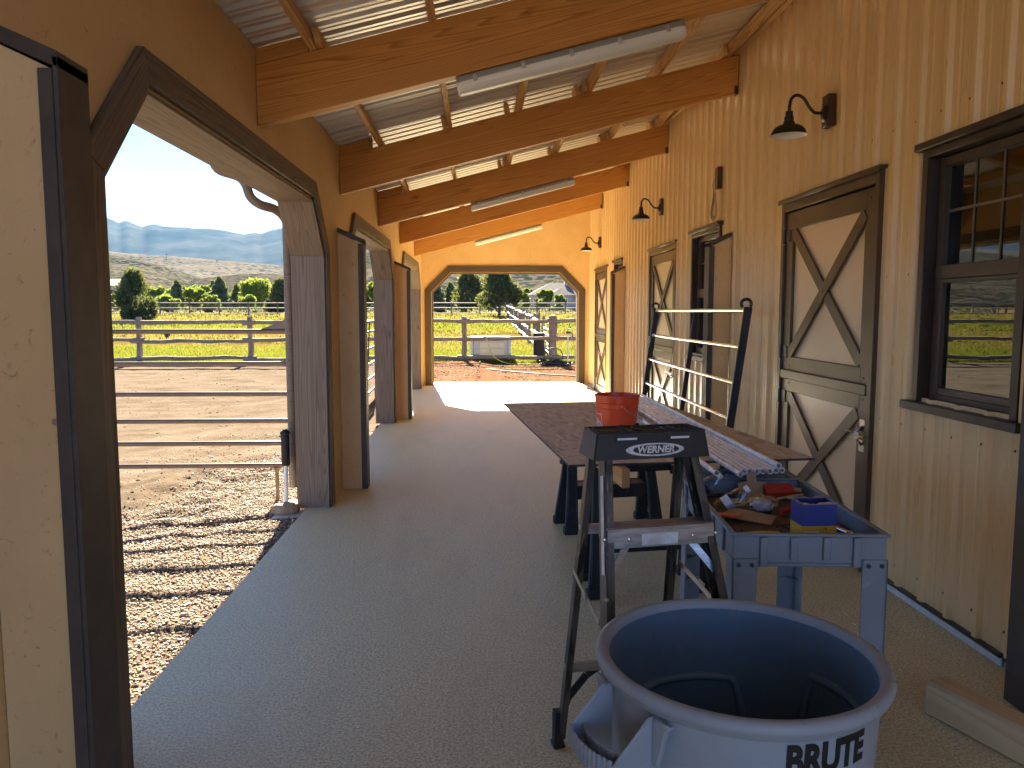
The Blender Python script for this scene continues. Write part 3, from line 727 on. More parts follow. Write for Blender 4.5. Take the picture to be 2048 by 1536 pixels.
m.tube([(-.036, .03, .0), (-.055, .05, -.06), (-.05, .03, -.12), (-.045, .0, -.16)], .0035, 6)
m.build('cable_coil', 'wire', t, smooth=60)

def strip_light(y, x0, x1, label):
    zf = lambda x: beamz(x) - .004
    xc = (x0 + x1) / 2; L = (x1 - x0) * cs
    t = thing('strip_light', label, 'strip light', (xc, y, zf(xc)), group='sealed strip lights under the rafters', local=True, rot=(0, -math.atan(SL), 0))
    def body(zs, ws, inset):
        m = MB(); n = 14; rings = []
        for sx in (-1, 1):
            for (e, k) in ((L / 2 - inset, 1.0), (L / 2 - inset + .025, .93), (L / 2 - inset + .036, .72)): rings.append((sx * e, k))
        rings.sort(); vs = []; fs = []
        sec = [(w, z) for w, z in zip(ws, zs)]; sec = sec + [(-w, z) for w, z in reversed(sec)]
        zm = sum(zs) / len(zs)
        for x, k in rings: vs += [(x, w * k, zm + (z - zm) * (k if k < 1 else 1)) for w, z in sec]
        q = len(sec)
        for i in range(len(rings) - 1):
            for j in range(q): fs.append((i * q + j, i * q + (j + 1) % q, (i + 1) * q + (j + 1) % q, (i + 1) * q + j))
        fs += [tuple(range(q)), tuple(range((len(rings) - 1) * q, len(rings) * q))]
        return m.add(vs, fs)
    body([0, -.012, -.036], [.045, .056, .060], .02).build('housing', 'housing', t, smooth=35)
    body([-.0365, -.055, -.078, -.092], [.0615, .062, .052, .034], .016).build('diffuser', 'diffuser', t, smooth=45)
    for i in range(5):
        x = -L / 2 + .09 + (L - .18) * i / 4
        for s in (-1, 1):
            m = MB(); m.bx(x - .013, x + .013, s * .0625, s * .066, -.052, -.022); m.bx(x - .009, x + .009, s * .058, s * .0655, -.022, -.012); m.lathe([(0, s * .010), (.004, s * .009), (.004, 0)], (x, s * .066, -.032), 8, axis='Y')
            m.build('clip', 'zinc', t, bevel=.001)
strip_light(4.56, -.12, 1.15, 'nearest long white strip light under the first rafter in view')
strip_light(9.74, -.105, 1.145, 'middle white strip light under the third rafter')
strip_light(14.9, -.09, 1.15, 'farthest white strip light in front of the end wall')

# ================================================================== work things on the floor
# ---- waste bin
BC = (.575, 1.64)
t = thing('waste_bin', 'large round blue grey waste bin with black lettering, nearest the camera', 'bin', (BC[0], BC[1], 0), local=True)
H = .80
m = MB(); seg = 72
m.lathe([(0, .0), (.235, .0), (.25, .012), (.252, .06), (.268, .32), (.282, .58), (.290, .715), (.2925, .772)], (0, 0, 0), seg)
body = m.build('body', 'can', t, smooth=35)
m = MB(); m.lathe([(.2915, .762), (.304, .764), (.309, .769), (.311, .776), (.316, .779), (.3195, .787), (.317, .797), (.309, .803), (.298, .803), (.2905, .797), (.287, .785)], (0, 0, 0), seg); m.build('rim', 'can', t, smooth=60)
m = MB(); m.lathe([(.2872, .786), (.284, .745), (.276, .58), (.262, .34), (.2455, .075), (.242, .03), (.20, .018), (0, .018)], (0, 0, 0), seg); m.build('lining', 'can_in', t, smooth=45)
# moulded handle pockets showing on the inner wall (arched ribs)
for a0, zr, hw_ in ((math.radians(100), .61, .60), (math.radians(16), .665, .36)):
    m = MB(); pth = []
    for k in range(33):
        u = -1 + 2 * k / 32; a = a0 + u * hw_; z = zr - .15 * ((abs(u) - .78) / .22) ** 1.6 if abs(u) > .78 else zr + .006 * (1 - u * u)
        r = .2818 - (.69 - z) * .052
        pth.append((r * math.cos(a), r * math.sin(a), z))
    m.tube(pth, .011, 8); m.build('inner_rib', 'can_in', t, smooth=60)
# side handle: bracket with two tapered cheeks, a grip bar and side gussets
def bin_handle(ang):
    ca, sa = math.cos(ang), math.sin(ang)
    def P(r, w, z): return (ca * r - sa * w, sa * r + ca * w, z)
    m = MB()
    for s in (-1, 1):
        w = s * .076
        q = [P(.284, w, .762), P(.314, w, .762), P(.330, w, .745), P(.396, w, .688), P(.398, w, .655), P(.375, w, .640), P(.330, w, .60), P(.284, w, .585)]
        m.prism(q, Vector(P(0, s * .008, 0)))
        q2 = [P(.284, w + s * .055, .762), P(.292, w + s * .0081, .762), P(.292, w + s * .0081, .672), P(.290, w + s * .018, .664), P(.288, w + s * .030, .70), P(.286, w + s * .042, .745)]
        m.prism(q2, Vector(P(.013, 0, 0)))
    path = [P(.376 + .016 * (1 - (k / 6) ** 2), w, .662) for k, w in zip(range(-6, 7), [i * .0126 for i in range(-6, 7)])]
    for a, b in zip(path, path[1:]): m.bar(a, b, .040, .012)
    for a, b in zip(path, path[1:]): m.bar((a[0] + ca * .016, a[1] + sa * .016, .676), (b[0] + ca * .016, b[1] + sa * .016, .676), .008, .040)
    for a, b in zip(path, path[1:]): m.bar((a[0] - ca * .016, a[1] - sa * .016, .680), (b[0] - ca * .016, b[1] - sa * .016, .680), .006, .028)
    m.build('handle', 'can', t, bevel=.003)
bin_handle(math.radians(205)); bin_handle(math.radians(25))
# lettering bent round the body
def wrap(vs, rfun, ang, zc, rot=0.0):
    out = []
    for x, y, z in vs:
        x2 = x * math.cos(rot) - y * math.sin(rot); y2 = x * math.sin(rot) + y * math.cos(rot)
        zz = zc + y2; r = rfun(zz) + z; a = ang + x2 / rfun(zz)
        out.append((r * math.cos(a), r * math.sin(a), zz))
    return out
def canr(z): return .282 + (z - .58) * .0593 + .0012
ang = math.radians(-73)
vs, fs = textmesh('BRUTE', .080, .0006, .0034, 0.0, 1.0)
_w = max(v[0] for v in vs) - min(v[0] for v in vs); vs = [(x * .186 / _w, y, z) for x, y, z in vs]
m = MB(); m.add(wrap(vs, canr, ang, .7185), fs); m.build('lettering', 'print_black', t)
fr = []
for (x0, x1, y0, y1) in ((-.055, .055, -.066, -.061), (-.055, -.050, -.13, -.066), (.050, .055, -.13, -.066), (-.055, .055, -.135, -.13)):
    n = 8
    for i in range(n):
        a, b = x0 + (x1 - x0) * i / n, x0 + (x1 - x0) * (i + 1) / n
        fr.append([(a, y0, .0004), (b, y0, .0004), (b, y1, .0004), (a, y1, .0004)])
m = MB()
for q in fr: m.add(wrap(q, canr, ang, .728), [(0, 1, 2, 3)])
m.build('printed_frame', 'print_black', t)
# litter and smears on the rim
m = MB()
for k in range(26):
    a = rnd.uniform(-.55, .35) if k < 20 else rnd.uniform(-2.2, 2.4); r = rnd.uniform(.300, .316)
    m.blob((r * math.cos(a), r * math.sin(a), .801 - max(0, r - .309) * .6), (rnd.uniform(.003, .009), rnd.uniform(.003, .008), .0018), 1, .3)
m.build('mud_specks', 'stone', t, kind='stuff')
m = MB()
for k in range(16):
    a = rnd.uniform(0, 6.28); r = rnd.uniform(0, .22); m.blob((r * math.cos(a), r * math.sin(a), .026), (.018, .012, .006), 1, .3)
m.build('debris', 'card', t, kind='stuff')

BIN = t; BIN.scale = (1, 1, 1.052)
# ---- step ladder
t = thing('step_ladder', 'short camouflage step ladder with black top cap standing behind the bin', 'ladder', (.543, 2.39, 0), rotz=R(10), local=True)
m = MB()
def cap_sec(z, gx, gy0, gy1): return [(-gx, gy0, z), (gx, gy0, z), (gx, gy1, z), (-gx, gy1, z)]
a = cap_sec(1.135, .196, -.006, .150); b = cap_sec(1.216, .183, .004, .140); 
m.add(a + b, [(0, 1, 5, 4), (1, 2, 6, 5), (2, 3, 7, 6), (3, 0, 4, 7)])
# deck with raised rim, tray recess and paint-can ring
deck = MB(); deck.bx(-.182, .182, .005, .139, 1.198, 1.2155)
for w in ((-.183, .183, .004, .012), (-.183, .183, .132, .140), (-.183, -.174, .012, .132), (.174, .183, .012, .132)): deck.bx(w[0], w[1], w[2], w[3], 1.2156, 1.2215)
cap = m.build('top_cap', 'cap', t, bevel=.004)
dk = deck.build('cap_deck', 'cap', t, bevel=.002)
m = MB(); m.lathe([(.054, 1.2157), (.056, 1.2225), (.050, 1.2225), (.047, 1.2170), (.036, 1.2165), (.034, 1.2185), (.031, 1.2185), (.030, 1.2160), (0, 1.2160)], (.012, .072, 0), 32); m.build('cap_ring', 'cap', cap, smooth=30)
m = MB(); m.bx(-.16, -.075, .03, .112, 1.2157, 1.2175); m.build('tray_floor', 'horse', cap)
m = MB(); m.bx(-.165, -.07, .025, .030, 1.2157, 1.2225); m.bx(-.165, -.07, .112, .117, 1.2157, 1.2225); m.bx(-.165, -.160, .030, .112, 1.2157, 1.2225); m.bx(-.075, -.07, .030, .112, 1.2157, 1.2225); m.split('tray_rim', 'cap', cap, bevel=.0015)
m = MB()
for i in range(3):
    for j in range(3): m.lathe([(.0055, 1.2158), (.0075, 1.2200), (.0095, 1.2158)], (.105 + .022 * i, .04 + .034 * j, 0), 10)
m.bx(.09, .166, .020, .024, 1.2157, 1.2225); m.bx(.09, .094, .024, .12, 1.2157, 1.2225); m.build('tool_holes', 'cap', cap, smooth=40, kind='stuff')
m = MB(); m.bx(-.012, .004, .118, .130, 1.2157, 1.2300); m.build('tool_hook', 'cap', cap, bevel=.003)
# front slots in the cap
m = MB(); m.bx(-.117, -.052, -.0006, .002, 1.196, 1.203); m.bx(.062, .125, -.0006, .002, 1.196, 1.203); m.split('cap_slot', 'label_white', cap)
m = MB(); m.bx(-.126, -.048, .0002, .0025, 1.193, 1.206); m.bx(.055, .13, .0002, .0025, 1.193, 1.206); m.split('slot_shadow', 'print_black', cap)
# oval badge and lettering on the cap face (the face leans back)
def capface(vs, cx, cz): return [(x + cx, -.0052 + (cz + y - 1.135) / .081 * .010 - .0020 - z, cz + y) for x, y, z in vs]
n = 48; ov = []; fs2 = []
for k in range(n):
    u = 2 * math.pi * k / n; sh = .006 * math.cos(u)
    ov += [(.098 * math.cos(u), .0205 * math.sin(u) + .0, 0), (.078 * math.cos(u) + .004, .0158 * math.sin(u), 0)]
for k in range(n): j = (k + 1) % n; fs2.append((2 * k, 2 * j, 2 * j + 1, 2 * k + 1))
m = MB(); m.add(capface(ov, .008, 1.1635), fs2); m.build('badge_ring', 'print_white', cap)
vs, fs = textmesh('WERNER', .0305, .0003, .0010, .18, 1.02)
m = MB(); m.add(capface(vs, .010, 1.163), fs); m.build('lettering', 'print_white', cap)
def channel(p0, p1, w, d, tk, out, name, mat, par):
    """U channel rail: web w wide, flanges d deep; 'out' is the flange direction"""
    p0, p1 = Vector(p0), Vector(p1); x = (p1 - p0).normalized(); z = Vector(out); z = (z - x * z.dot(x)).normalized(); y = z.cross(x)
    A = Matrix((x, y, z)).transposed(); L = (p1 - p0).length; m = MB()
    m.bx(-L / 2, L / 2, -w / 2, w / 2, 0, tk); m.bx(-L / 2, L / 2, -w / 2, -w / 2 + tk, tk, d); m.bx(-L / 2, L / 2, w / 2 - tk, w / 2, tk, d)
    return m.build(name, mat, par, bevel=.0015, loc=(p0 + p1) / 2, rot=A.to_euler(), center=False)
FT = {}
for s in (-1, 1):
    ft, fb = Vector((s * .158, .035, 1.14)), Vector((s * .262, -.36, .012)); rt, rb = Vector((s * .168, .135, 1.14)), Vector((s * .205, .352, .035))
    FT[s] = (ft, fb, rt, rb)
    channel(ft, fb, .064, .027, .004, (-s, 0, 0), 'front_rail', 'camo', t)
    channel(rt, rb, .036, .024, .0035, (-s, 0, 0), 'rear_rail', 'camo', t)
    m = MB(); m.bar(rb + Vector((0, 0, .10)), rb + Vector((0, 0, -.028)), .034, .044, up=(0, 1, 0)); m.bx(rb.x - .022, rb.x + .022, rb.y - .026, rb.y + .026, 0, .014); m.build('rubber_foot', 'rubber', t, bevel=.003)
    m = MB(); m.bx(fb.x - .024, fb.x + .024, fb.y - .04, fb.y + .04, 0, .02); m.build('rubber_foot', 'rubber', t, bevel=.003)
def fr_at(s, z): a, b = FT[s][0], FT[s][1]; return a + (b - a) * ((a.z - z) / (a.z - b.z))
def rr_at(s, z): a, b = FT[s][2], FT[s][3]; return a + (b - a) * ((a.z - z) / (a.z - b.z))
for z in (.905, .605, .305):
    l, r = fr_at(-1, z), fr_at(1, z); yc = l.y
    m = MB(); m.bx(l.x + .004, r.x - .004, yc - .036, yc + .045, z + .028, z + .032)
    for k in range(6): m.bx(l.x + .004, r.x - .004, yc - .030 + k * .013, yc - .026 + k * .013, z + .032, z + .0345)
    m.bx(l.x + .004, r.x - .004, yc - .037, yc - .034, z - .030, z + .0325); m.bx(l.x + .004, r.x - .004, yc + .042, yc + .0455, z - .012, z + .028)
    st = m.build('step', 'alu', t, bevel=.001)
    m = MB()
    for x in (l.x + .075, r.x - .075): m.lathe([(0, -.006), (.006, -.004), (.0075, 0)], (x, yc - .037, z - .002), 10, axis='Y')
    for s, q in ((-1, l), (1, r)): m.lathe([(0, -.006), (.006, -.004), (.0075, 0)], (q.x + s * .004, yc - .034, z), 10, axis='Y')
    m.build('rivet', 'zinc', st, smooth=50, kind='stuff')
    if z > .9:
        m = MB(); m.bx(l.x + .115, r.x - .125, yc - .0378, yc - .0371, z - .024, z + .012); m.build('sticker', 'label_white', st)
    for s, q in ((-1, l), (1, r)):
        m = MB(); m.bar((q.x - s * .07, yc - .02, z - .030), (q.x - s * .004, yc - .052, z - .115), .022, .004, up=(0, -1, 0)); m.build('step_brace', 'alu', t)
for z in (.86, .32):
    l, r = rr_at(-1, z), rr_at(1, z); m = MB(); m.bx(l.x, r.x, l.y - .004, l.y + .014, z - .016, z + .016); m.build('rear_bar', 'alu', t, bevel=.001)
for s in (-1, 1):
    a = rr_at(s, .12); m = MB(); p = [a + Vector((-s * .005, 0, .0)), a + Vector((-s * .03, 0, .07)), a + Vector((-s * .10, 0, .15)), a + Vector((-s * .15, 0, .18))]
    for u, v in zip(p, p[1:]): m.bar(u, v, .028, .010, up=(0, 1, 0))
    m.build('rear_brace', 'rubber', t, bevel=.002)
    f, r = fr_at(s, .655) + Vector((s * .004, .03, 0)), rr_at(s, .715) + Vector((s * .012, -.01, 0)); mid = f.lerp(r, .5)
    m = MB(); m.bar(f, mid, .004, .018); m.build('spreader', 'zinc', t)
    m = MB(); m.bar(mid.lerp(f, .12) + Vector((s * .0045, 0, .003)), mid.lerp(r, .12) + Vector((s * .0045, 0, .003)), .004, .026); m.bar(mid + Vector((s * .002, 0, 0)), r, .004, .018); m.build('spreader', 'zinc', t)
# long worn label on the left front rail
a, b = fr_at(-1, 1.085), fr_at(-1, .80); dz = (b - a).normalized()
m = MB(); m.bar(a + Vector((-.0035, -.012, 0)), b + Vector((-.0035, -.012, 0)), .026, .0012, up=(-1, 0, 0)); m.build('rail_label', 'label_white', t)
m = MB(); m.lathe([(0, -.006), (.006, -.004), (.0075, 0)], fr_at(-1, .74) + Vector((-.002, -.036, 0)), 10, axis='Y'); m.build('rivet', 'zinc', t)

# ---- sawhorses
def sawhorse(x, y, rz, label):
    t = thing('sawhorse', label, 'sawhorse', (x, y, 0), rotz=rz, group='black folding sawhorses under the board', local=True)
    W2, TH = .335, .786
    m = MB(); m.bx(-W2, W2, -.042, .042, TH - .03, TH); m.bx(-W2 + .01, W2 - .01, -.036, -.026, TH - .10, TH - .03); m.bx(-W2 + .01, W2 - .01, .026, .036, TH - .10, TH - .03)
    for k in range(9):
        u = -W2 + .05 + k * .07; m.bar((u, -.038, TH - .095), (u + .035 * (1 if k % 2 else -1), -.038, TH - .035), .006, .008, up=(0, 1, 0))
    m.build('crossbeam', 'horse', t, bevel=.004)
    for sx in (-1, 1):
        for sy in (-1, 1):
            m = MB(); tp = Vector((sx * (W2 - .045), sy * .032, TH - .03)); kn = Vector((sx * (W2 - .035), sy * .078, .42)); bt = Vector((sx * (W2 - .012), sy * .150, .0))
            m.bar(kn, tp, .070, .034, up=(0, 1, 0), w1=.058); m.bar(bt + Vector((0, 0, .05)), kn, .094, .036, up=(0, 1, 0), w1=.070); m.bx(bt.x - .056, bt.x + .056, bt.y - .026, bt.y + .026, 0, .055)
            for e in (-1, 1): m.bar(kn + Vector((e * .026, sy * .019, 0)), bt + Vector((e * .034, sy * .019, .06)), .008, .01, up=(0, 1, 0))
            for q in range(7): zz = .70 - q * .035; u = (TH - .03 - zz) / (TH - .45); yy = sy * (.032 + u * .046); m.bx(sx * (W2 - .012) - .004, sx * (W2 - .012) + .006, yy - .012, yy + .012, zz - .006, zz + .010)
            m.build('leg', 'horse', t, bevel=.003)
    m = MB(); m.bx(-W2 + .06, W2 - .06, -.085, .085, .315, .330); 
    for sy in (-1, 1): m.bx(-W2 + .06, W2 - .06, sy * .085 - .006, sy * .085 + .006, .235, .336)
    for k in range(8):
        u = -W2 + .09 + k * .07; m.bar((u, -.0935, .243), (u + .035 * (1 if k % 2 else -1), -.0935, .315), .006, .007, up=(0, 1, 0))
    for k in range(5): m.bx(-.20 + k * .085, -.15 + k * .085, -.012, .012, .3302, .334)
    m.build('tray', 'horse', t, bevel=.003)
    for sx in (-1, 1):
        m = MB(); m.prism([(sx * (W2 - .075), -.02, TH - .10), (sx * (W2 - .075), -.02, TH - .17), (sx * (W2 - .14), -.02, TH - .10)], (0, .04, 0)); m.bx(sx * (W2 - .006), sx * (W2 + .035), -.02, .02, .50, .515); m.bx(sx * (W2 + .026), sx * (W2 + .035), -.02, .02, .486, .50); m.split('side_latch', 'horse', t, bevel=.002)
sawhorse(.945, 4.34, R(7), 'nearer black plastic sawhorse, right behind the step ladder')
sawhorse(.945, 5.60, R(9), 'farther black plastic sawhorse under the back of the board')
BR = R(5.5); BCc = Vector((.90, 4.79, 0)); BZ = .876
def bd(u, v, z=0): return (BCc.x + u * math.cos(BR) - v * math.sin(BR), BCc.y + u * math.sin(BR) + v * math.cos(BR), z)
for u, lab in ((-.36, 'left pine stud lying under the strand board, end grain facing the camera'), (.05, 'right pine stud lying under the strand board below the white pipes')):
    o = board(None, 'pine_stud', bd(u, -1.30 if u < 0 else -1.16, .787 + .0445), bd(u, 1.15, .787 + .0445), .038, .0885, 'lumber', cap='endgrain')
    tag(o, lab, 'lumber', 'pine studs under the board')
m = MB(); m.box((0, 0, 0), (2.44, 1.22, .0112)); m.mi = [0, 0, 1, 1, 1, 1]
o = m.build('strand_board', ['osb', 'osb_edge'], None, loc=(BCc.x, BCc.y, BZ + .0062), rot=(0, 0, BR + math.pi / 2), center=False)
tag(o, 'large strand board sheet laid across two sawhorses as a worktop', 'board')
TOPZ = BZ + .0120
# printed stamp on the sheet
m = MB()
for k in range(16):
    p = bd(-.28 + rnd.uniform(-.01, .01), -.95 + k * .09); c = Vector((p[0], p[1], TOPZ + .0004))
    m.box(c, (rnd.uniform(.04, .10), .012, .0005), Matrix.Rotation(BR, 3, 'Z'))
m.build('grade_stamp', 'rubber', o) if False else None
# pipes
names = ['leftmost', 'second', 'third', 'fourth', 'fifth', 'sixth', 'seventh', 'eighth', 'ninth']
px = [1.020, 1.115, 1.146, 1.176, 1.207, 1.236, 1.266, 1.296, 1.327]
pn = [3.245, 3.215, 3.262, 3.275, 3.268, 3.28, 3.272, 3.283, 3.292]
def pvc(x0, y0, z0, x1, y1, label):
    m = MB(); L = Vector((x1 - x0, y1 - y0, 0)); r, ri = .0126, .0098
    A = L.to_track_quat('Z', 'Y').to_matrix(); n = 16; l = L.length; m.lathe([(ri, l / 2), (r, l / 2), (r, -l / 2), (ri, -l / 2), (ri, l / 2)], (0, 0, 0), n)
    o = m.build('plastic_pipe', 'pvc', None, smooth=40, loc=((x0 + x1) / 2, (y0 + y1) / 2, z0), rot=A.to_euler(), center=False)
    tag(o, label, 'pipe', 'white plastic pipes on the worktop')
for i, (x, yn) in enumerate(zip(px, pn)):
    xe = x + (.006 if i else .02) - .012 * (i - 4) * .2; 
    pvc(x, yn, TOPZ + .0128, xe, yn + 2.85, 'white plastic pipe on the worktop, %s from the left of the row' % names[i] if i else 'white plastic pipe on the worktop, leftmost and apart from the row')
pvc(1.308, 3.285, TOPZ + .0128 + .0233, 1.298, 6.12, 'white plastic pipe lying on top of the others at the right')

# ---- orange bucket
t = thing('bucket', 'small bright orange plastic bucket with wire handle on the worktop', 'bucket', (.770, 4.30, TOPZ), local=True, rotz=R(6))
def bkr(z): return .106 + z * .0790
m = MB(); m.lathe([(0, .001), (.100, .001), (.106, .006), (bkr(.165), .165), (.1215, .166), (.1225, .170), (.1205, .173), (bkr(.195), .195), (.1245, .196), (.1250, .200), (.1230, .203), (bkr(.232), .232), (.1275, .233), (.1285, .238), (.1275, .243), (.1225, .243), (.1215, .235)], (0, 0, 0), 56); m.build('body', 'bucket', t, smooth=35)
m = MB(); m.lathe([(.1214, .236), (.105, .02), (.10, .008), (0, .008)], (0, 0, 0), 56); m.build('lining', 'bucket', t, smooth=60)
m = MB()
hp = []
for k in range(21):
    u = math.pi * k / 20; hx = .133 * math.cos(u); hy = .133 * math.sin(u)
    hp.append((hx, hy))
# the bail hangs down towards the right front
A0 = math.radians(-92); e0 = Vector((.128 * math.cos(A0), .128 * math.sin(A0), .185)); A1 = math.radians(92); e1 = Vector((.128 * math.cos(A1), .128 * math.sin(A1), .185))
pts = []
for k in range(25):
    u = k / 24; a = A0 + (A1 - A0) * u; r = .131 + .016 * math.sin(math.pi * u); z = .185 - .085 * math.sin(math.pi * u) ** .8
    pts.append((r * math.cos(a), r * math.sin(a), z))
m.tube(pts, .0024, 7); m.build('wire_handle', 'zinc', t, smooth=60)
m = MB(); q = pts[12]; m.tube([pts[k] for k in range(9, 16)], .008, 10); m.build('handle_grip', 'white', t, smooth=60)
for a in (A0, A1):
    m = MB(); m.lathe([(0, .138), (.010, .137), (.014, .130), (.014, .116)], (0, 0, 0), 14, axis='X'); mm = MB(); mm.add([(Matrix.Rotation(a, 3, 'Z') @ Vector(v)) + Vector((0, 0, .187)) for v in m.v], m.f); mm.build('handle_ear', 'bucket', t, smooth=40)
def bk(z): return bkr(z) + .0008
def bkprint(rects, ang, zc, mat, name, rot=0.0):
    m = MB()
    for (x0, x1, y0, y1) in rects:
        n = max(1, int(abs(x1 - x0) / .012))
        for i in range(n):
            a, b = x0 + (x1 - x0) * i / n, x0 + (x1 - x0) * (i + 1) / n
            m.add(wrap([(a, y0, 0), (b, y0, 0), (b, y1, 0), (a, y1, 0)], bk, ang, zc, rot), [(0, 1, 2, 3)])
    m.build(name, mat, t, kind='stuff')
bkprint([(-.014, .010, -.014, .014)], math.radians(-92), .072, 'print_dark', 'printed_square')
bkprint([(.014, .019, -.012, .013), (.021, .027, -.012, .002), (.021, .027, .006, .013)], math.radians(-92), .072, 'print_dark', 'printed_marks')
for ang in (math.radians(-92 - 90), math.radians(-92 + 92)):
    s = .062; w = .0028
    bkprint([(-s, s, s - w, s), (-s, s, -s, -s + w), (-s, -s + w, -s, s), (s - w, s, -s, s)], ang, .078, 'white', 'printed_frame')
    for j, (word, sz) in enumerate((('THE', .03), ('HOME', .036), ('DEPOT', .034))):
        vs, fs = textmesh(word, sz, .0002, .0007, 0, .9); off = .030 - .031 * j
        rr = math.radians(40); vs = [(x - math.sin(rr) * off * 0, y + off, z) for x, y, z in vs]
        m = MB(); m.add(wrap(vs, bk, ang, .078, rr), fs); m.build('lettering', 'white', t)

# ---- utility cart
t = thing('utility_cart', 'slate blue plastic utility cart with a deep tray full of tools', 'cart', (1.105, 2.485, 0), rotz=R(-4), local=True)
cw, cl, cz, cd = .256, .87, .845, .105
def tray(z, name):
    m = MB(); i = .018
    m.bx(-cw, cw, 0, cl, z - cd, z - cd + .012); m.bx(-cw + .0085, cw - .0085, .0085, cl - .0085, z - cd + .0122, z - cd + .050)
    m.bx(-cw, cw, 0, .008, z - cd + .012, z); m.bx(-cw, cw, cl - .008, cl, z - cd + .012, z); m.bx(-cw, -cw + .008, .008, cl - .008, z - cd + .012, z); m.bx(cw - .008, cw, .008, cl - .008, z - cd + .012, z)
    o = m.build(name, 'cart', t, bevel=.006, seg=2)
    m = MB(); e = .010
    m.bx(-cw - e, cw + e, -e, .012, z + .0003, z + .011); m.bx(-cw - e, cw + e, cl - .012, cl + e, z + .0003, z + .011); m.bx(-cw - e, -cw + .012, .0121, cl - .0121, z + .0003, z + .011); m.bx(cw - .012, cw + e, .0121, cl - .0121, z + .0003, z + .011)
    m.build('tray_lip', 'cart', o, bevel=.005, seg=2)
    m = MB()
    for x in (-.155, -.055, .055, .155): m.bx(x - .013, x + .013, -.0115, -.0003, z - cd + (.002 if abs(x) > .1 else .025), z - .001)
    for y in (.12, .28, .45, .62, .78):
        for s in (-1, 1): m.bx(s * cw + (.0003 if s > 0 else -.0115), s * cw + (.0115 if s > 0 else -.0003), y - .013, y + .013, z - cd + .02, z - .001)
    m.split('tray_rib', 'cart', o, bevel=.003)
    return o
tray(cz, 'upper_tray'); tray(.19, 'lower_tray')
for sx in (-1, 1):
    for y0 in (.0, cl):
        m = MB(); yc = .045 if y0 == 0 else cl - .045; xo = sx * (cw + .004); s = -1 if y0 == 0 else 1; yo = y0 + s * .008
        for z0, z1 in ((.19 + .012, cz - cd + .028),):
            m.bx(xo - sx * .010, xo, min(yo, yo - s * .088), max(yo, yo - s * .088), z0, z1); m.bx(min(xo, xo - sx * .085), max(xo, xo - sx * .085), min(yo, yo - s * .010), max(yo, yo - s * .010), z0, z1)
            if z1 > .5:
                for q in range(4): zz = .40 + q * .095; m.prism([(xo - sx * .009, yo - s * .009, zz), (xo - sx * .075, yo - s * .009, zz), (xo - sx * .009, yo - s * .075, zz)], (0, 0, .006))
        m.build('leg', 'cart', t, bevel=.006, seg=2)
        m = MB()
        for k in (.022, .066): m.lathe([(0, s * .006), (.007, s * .005), (.008, 0)], (xo - sx * k, yo + s * .0005, cz - cd + .008), 10, axis='Y')
        m.build('bolt', 'black_steel', t, smooth=40, kind='stuff')
        m = MB(); m.lathe([(0, -.016), (.050, -.016), (.054, -.008), (.054, .008), (.050, .016), (0, .016)], (sx * (cw - .06), y0 - s * .07, .055), 20, axis='X'); w = m.build('castor', 'rubber', t, smooth=40)
        m = MB(); m.bx(sx * (cw - .06) - .024, sx * (cw - .06) - .018, y0 - s * .07 - .02, y0 - s * .07 + .02, .045, .115); m.bx(sx * (cw - .06) + .018, sx * (cw - .06) + .024, y0 - s * .07 - .02, y0 - s * .07 + .02, .045, .115); m.bx(sx * (cw - .06) - .03, sx * (cw - .06) + .03, y0 - s * .07 - .03, y0 - s * .07 + .03, .115, .19); m.split('castor_fork', 'zinc', w)
# handle shelf beyond the tray with cup hollow and parts bins
m = MB(); y0 = cl + .0105
m.bx(-cw + .01, cw - .01, y0, y0 + .165, cz - .045, cz - .030); m.bx(-cw - .008, cw + .008, y0 + .145, y0 + .185, cz - .030, cz + .012); m.bx(-cw - .008, -cw + .03, y0, y0 + .145, cz - .045, cz + .011); m.bx(cw - .03, cw + .008, y0, y0 + .145, cz - .045, cz + .011)
m.bx(-.075, -.062, y0, y0 + .145, cz - .030, cz + .009); m.bx(.062, .075, y0, y0 + .145, cz - .030, cz + .009); m.bx(-cw + .03, cw - .03, y0 + .058, y0 + .072, cz - .030, cz + .006)
m.lathe([(.034, -.030), (.036, .0125), (.046, .0125), (.048, -.030)], (0, y0 + .065, cz), 24); m.build('handle_shelf', 'cart', t, bevel=.004)

# ---- things lying in the cart tray (each its own)
CT = Matrix.Translation((1.105, 2.485, 0)) @ Matrix.Rotation(R(-4), 4, 'Z'); FZ = cz - cd + .0505
def incart(name, label, cat, x, y, rz=0.0, dz=0.0, rot=None, group=None):
    p = CT @ Vector((x, y, FZ + dz)); return thing(name, label, cat, p, rotz=rz, local=True, rot=rot, group=group)
def bottle(x, y, rz, tilt, label, crush):
    t = incart('water_bottle', label, 'bottle', x, y, dz=.034, rot=(0, tilt, rz))
    prof = [(0, -.075), (.026, -.075), (.031, -.066), (.031, -.03), (.0285, -.022), (.031, -.012), (.029, .02), (.030, .035), (.022, .062), (.0125, .078), (.0125, .088)]
    m = MB(); m.lathe(prof, (0, 0, 0), 20); m.v = [(v[0] * (1 + crush * .35 * mnoise.noise(Vector(v) * 40)), v[1] * (1 + crush * .5 * mnoise.noise(Vector((v[1], v[2], v[0])) * 40)), v[2]) for v in m.v]
    m.build('bottle_body', 'film', t, smooth=30)
    m = MB(); m.lathe([(.0150, .0805), (.0155, .082), (.0155, .098), (.0135, .1005), (0, .1005)], (0, 0, 0), 20); m.build('cap', 'white', t, smooth=40)
    m = MB(); m.lathe([(.0315, -.02), (.0318, .012)], (0, 0, 0), 20); m.build('bottle_label', 'blue' if crush < .9 else 'white', t, smooth=60)
bottle(-.185, .79, R(-15), R(48), 'crushed clear water bottle with white cap in the far left corner of the cart', .8)
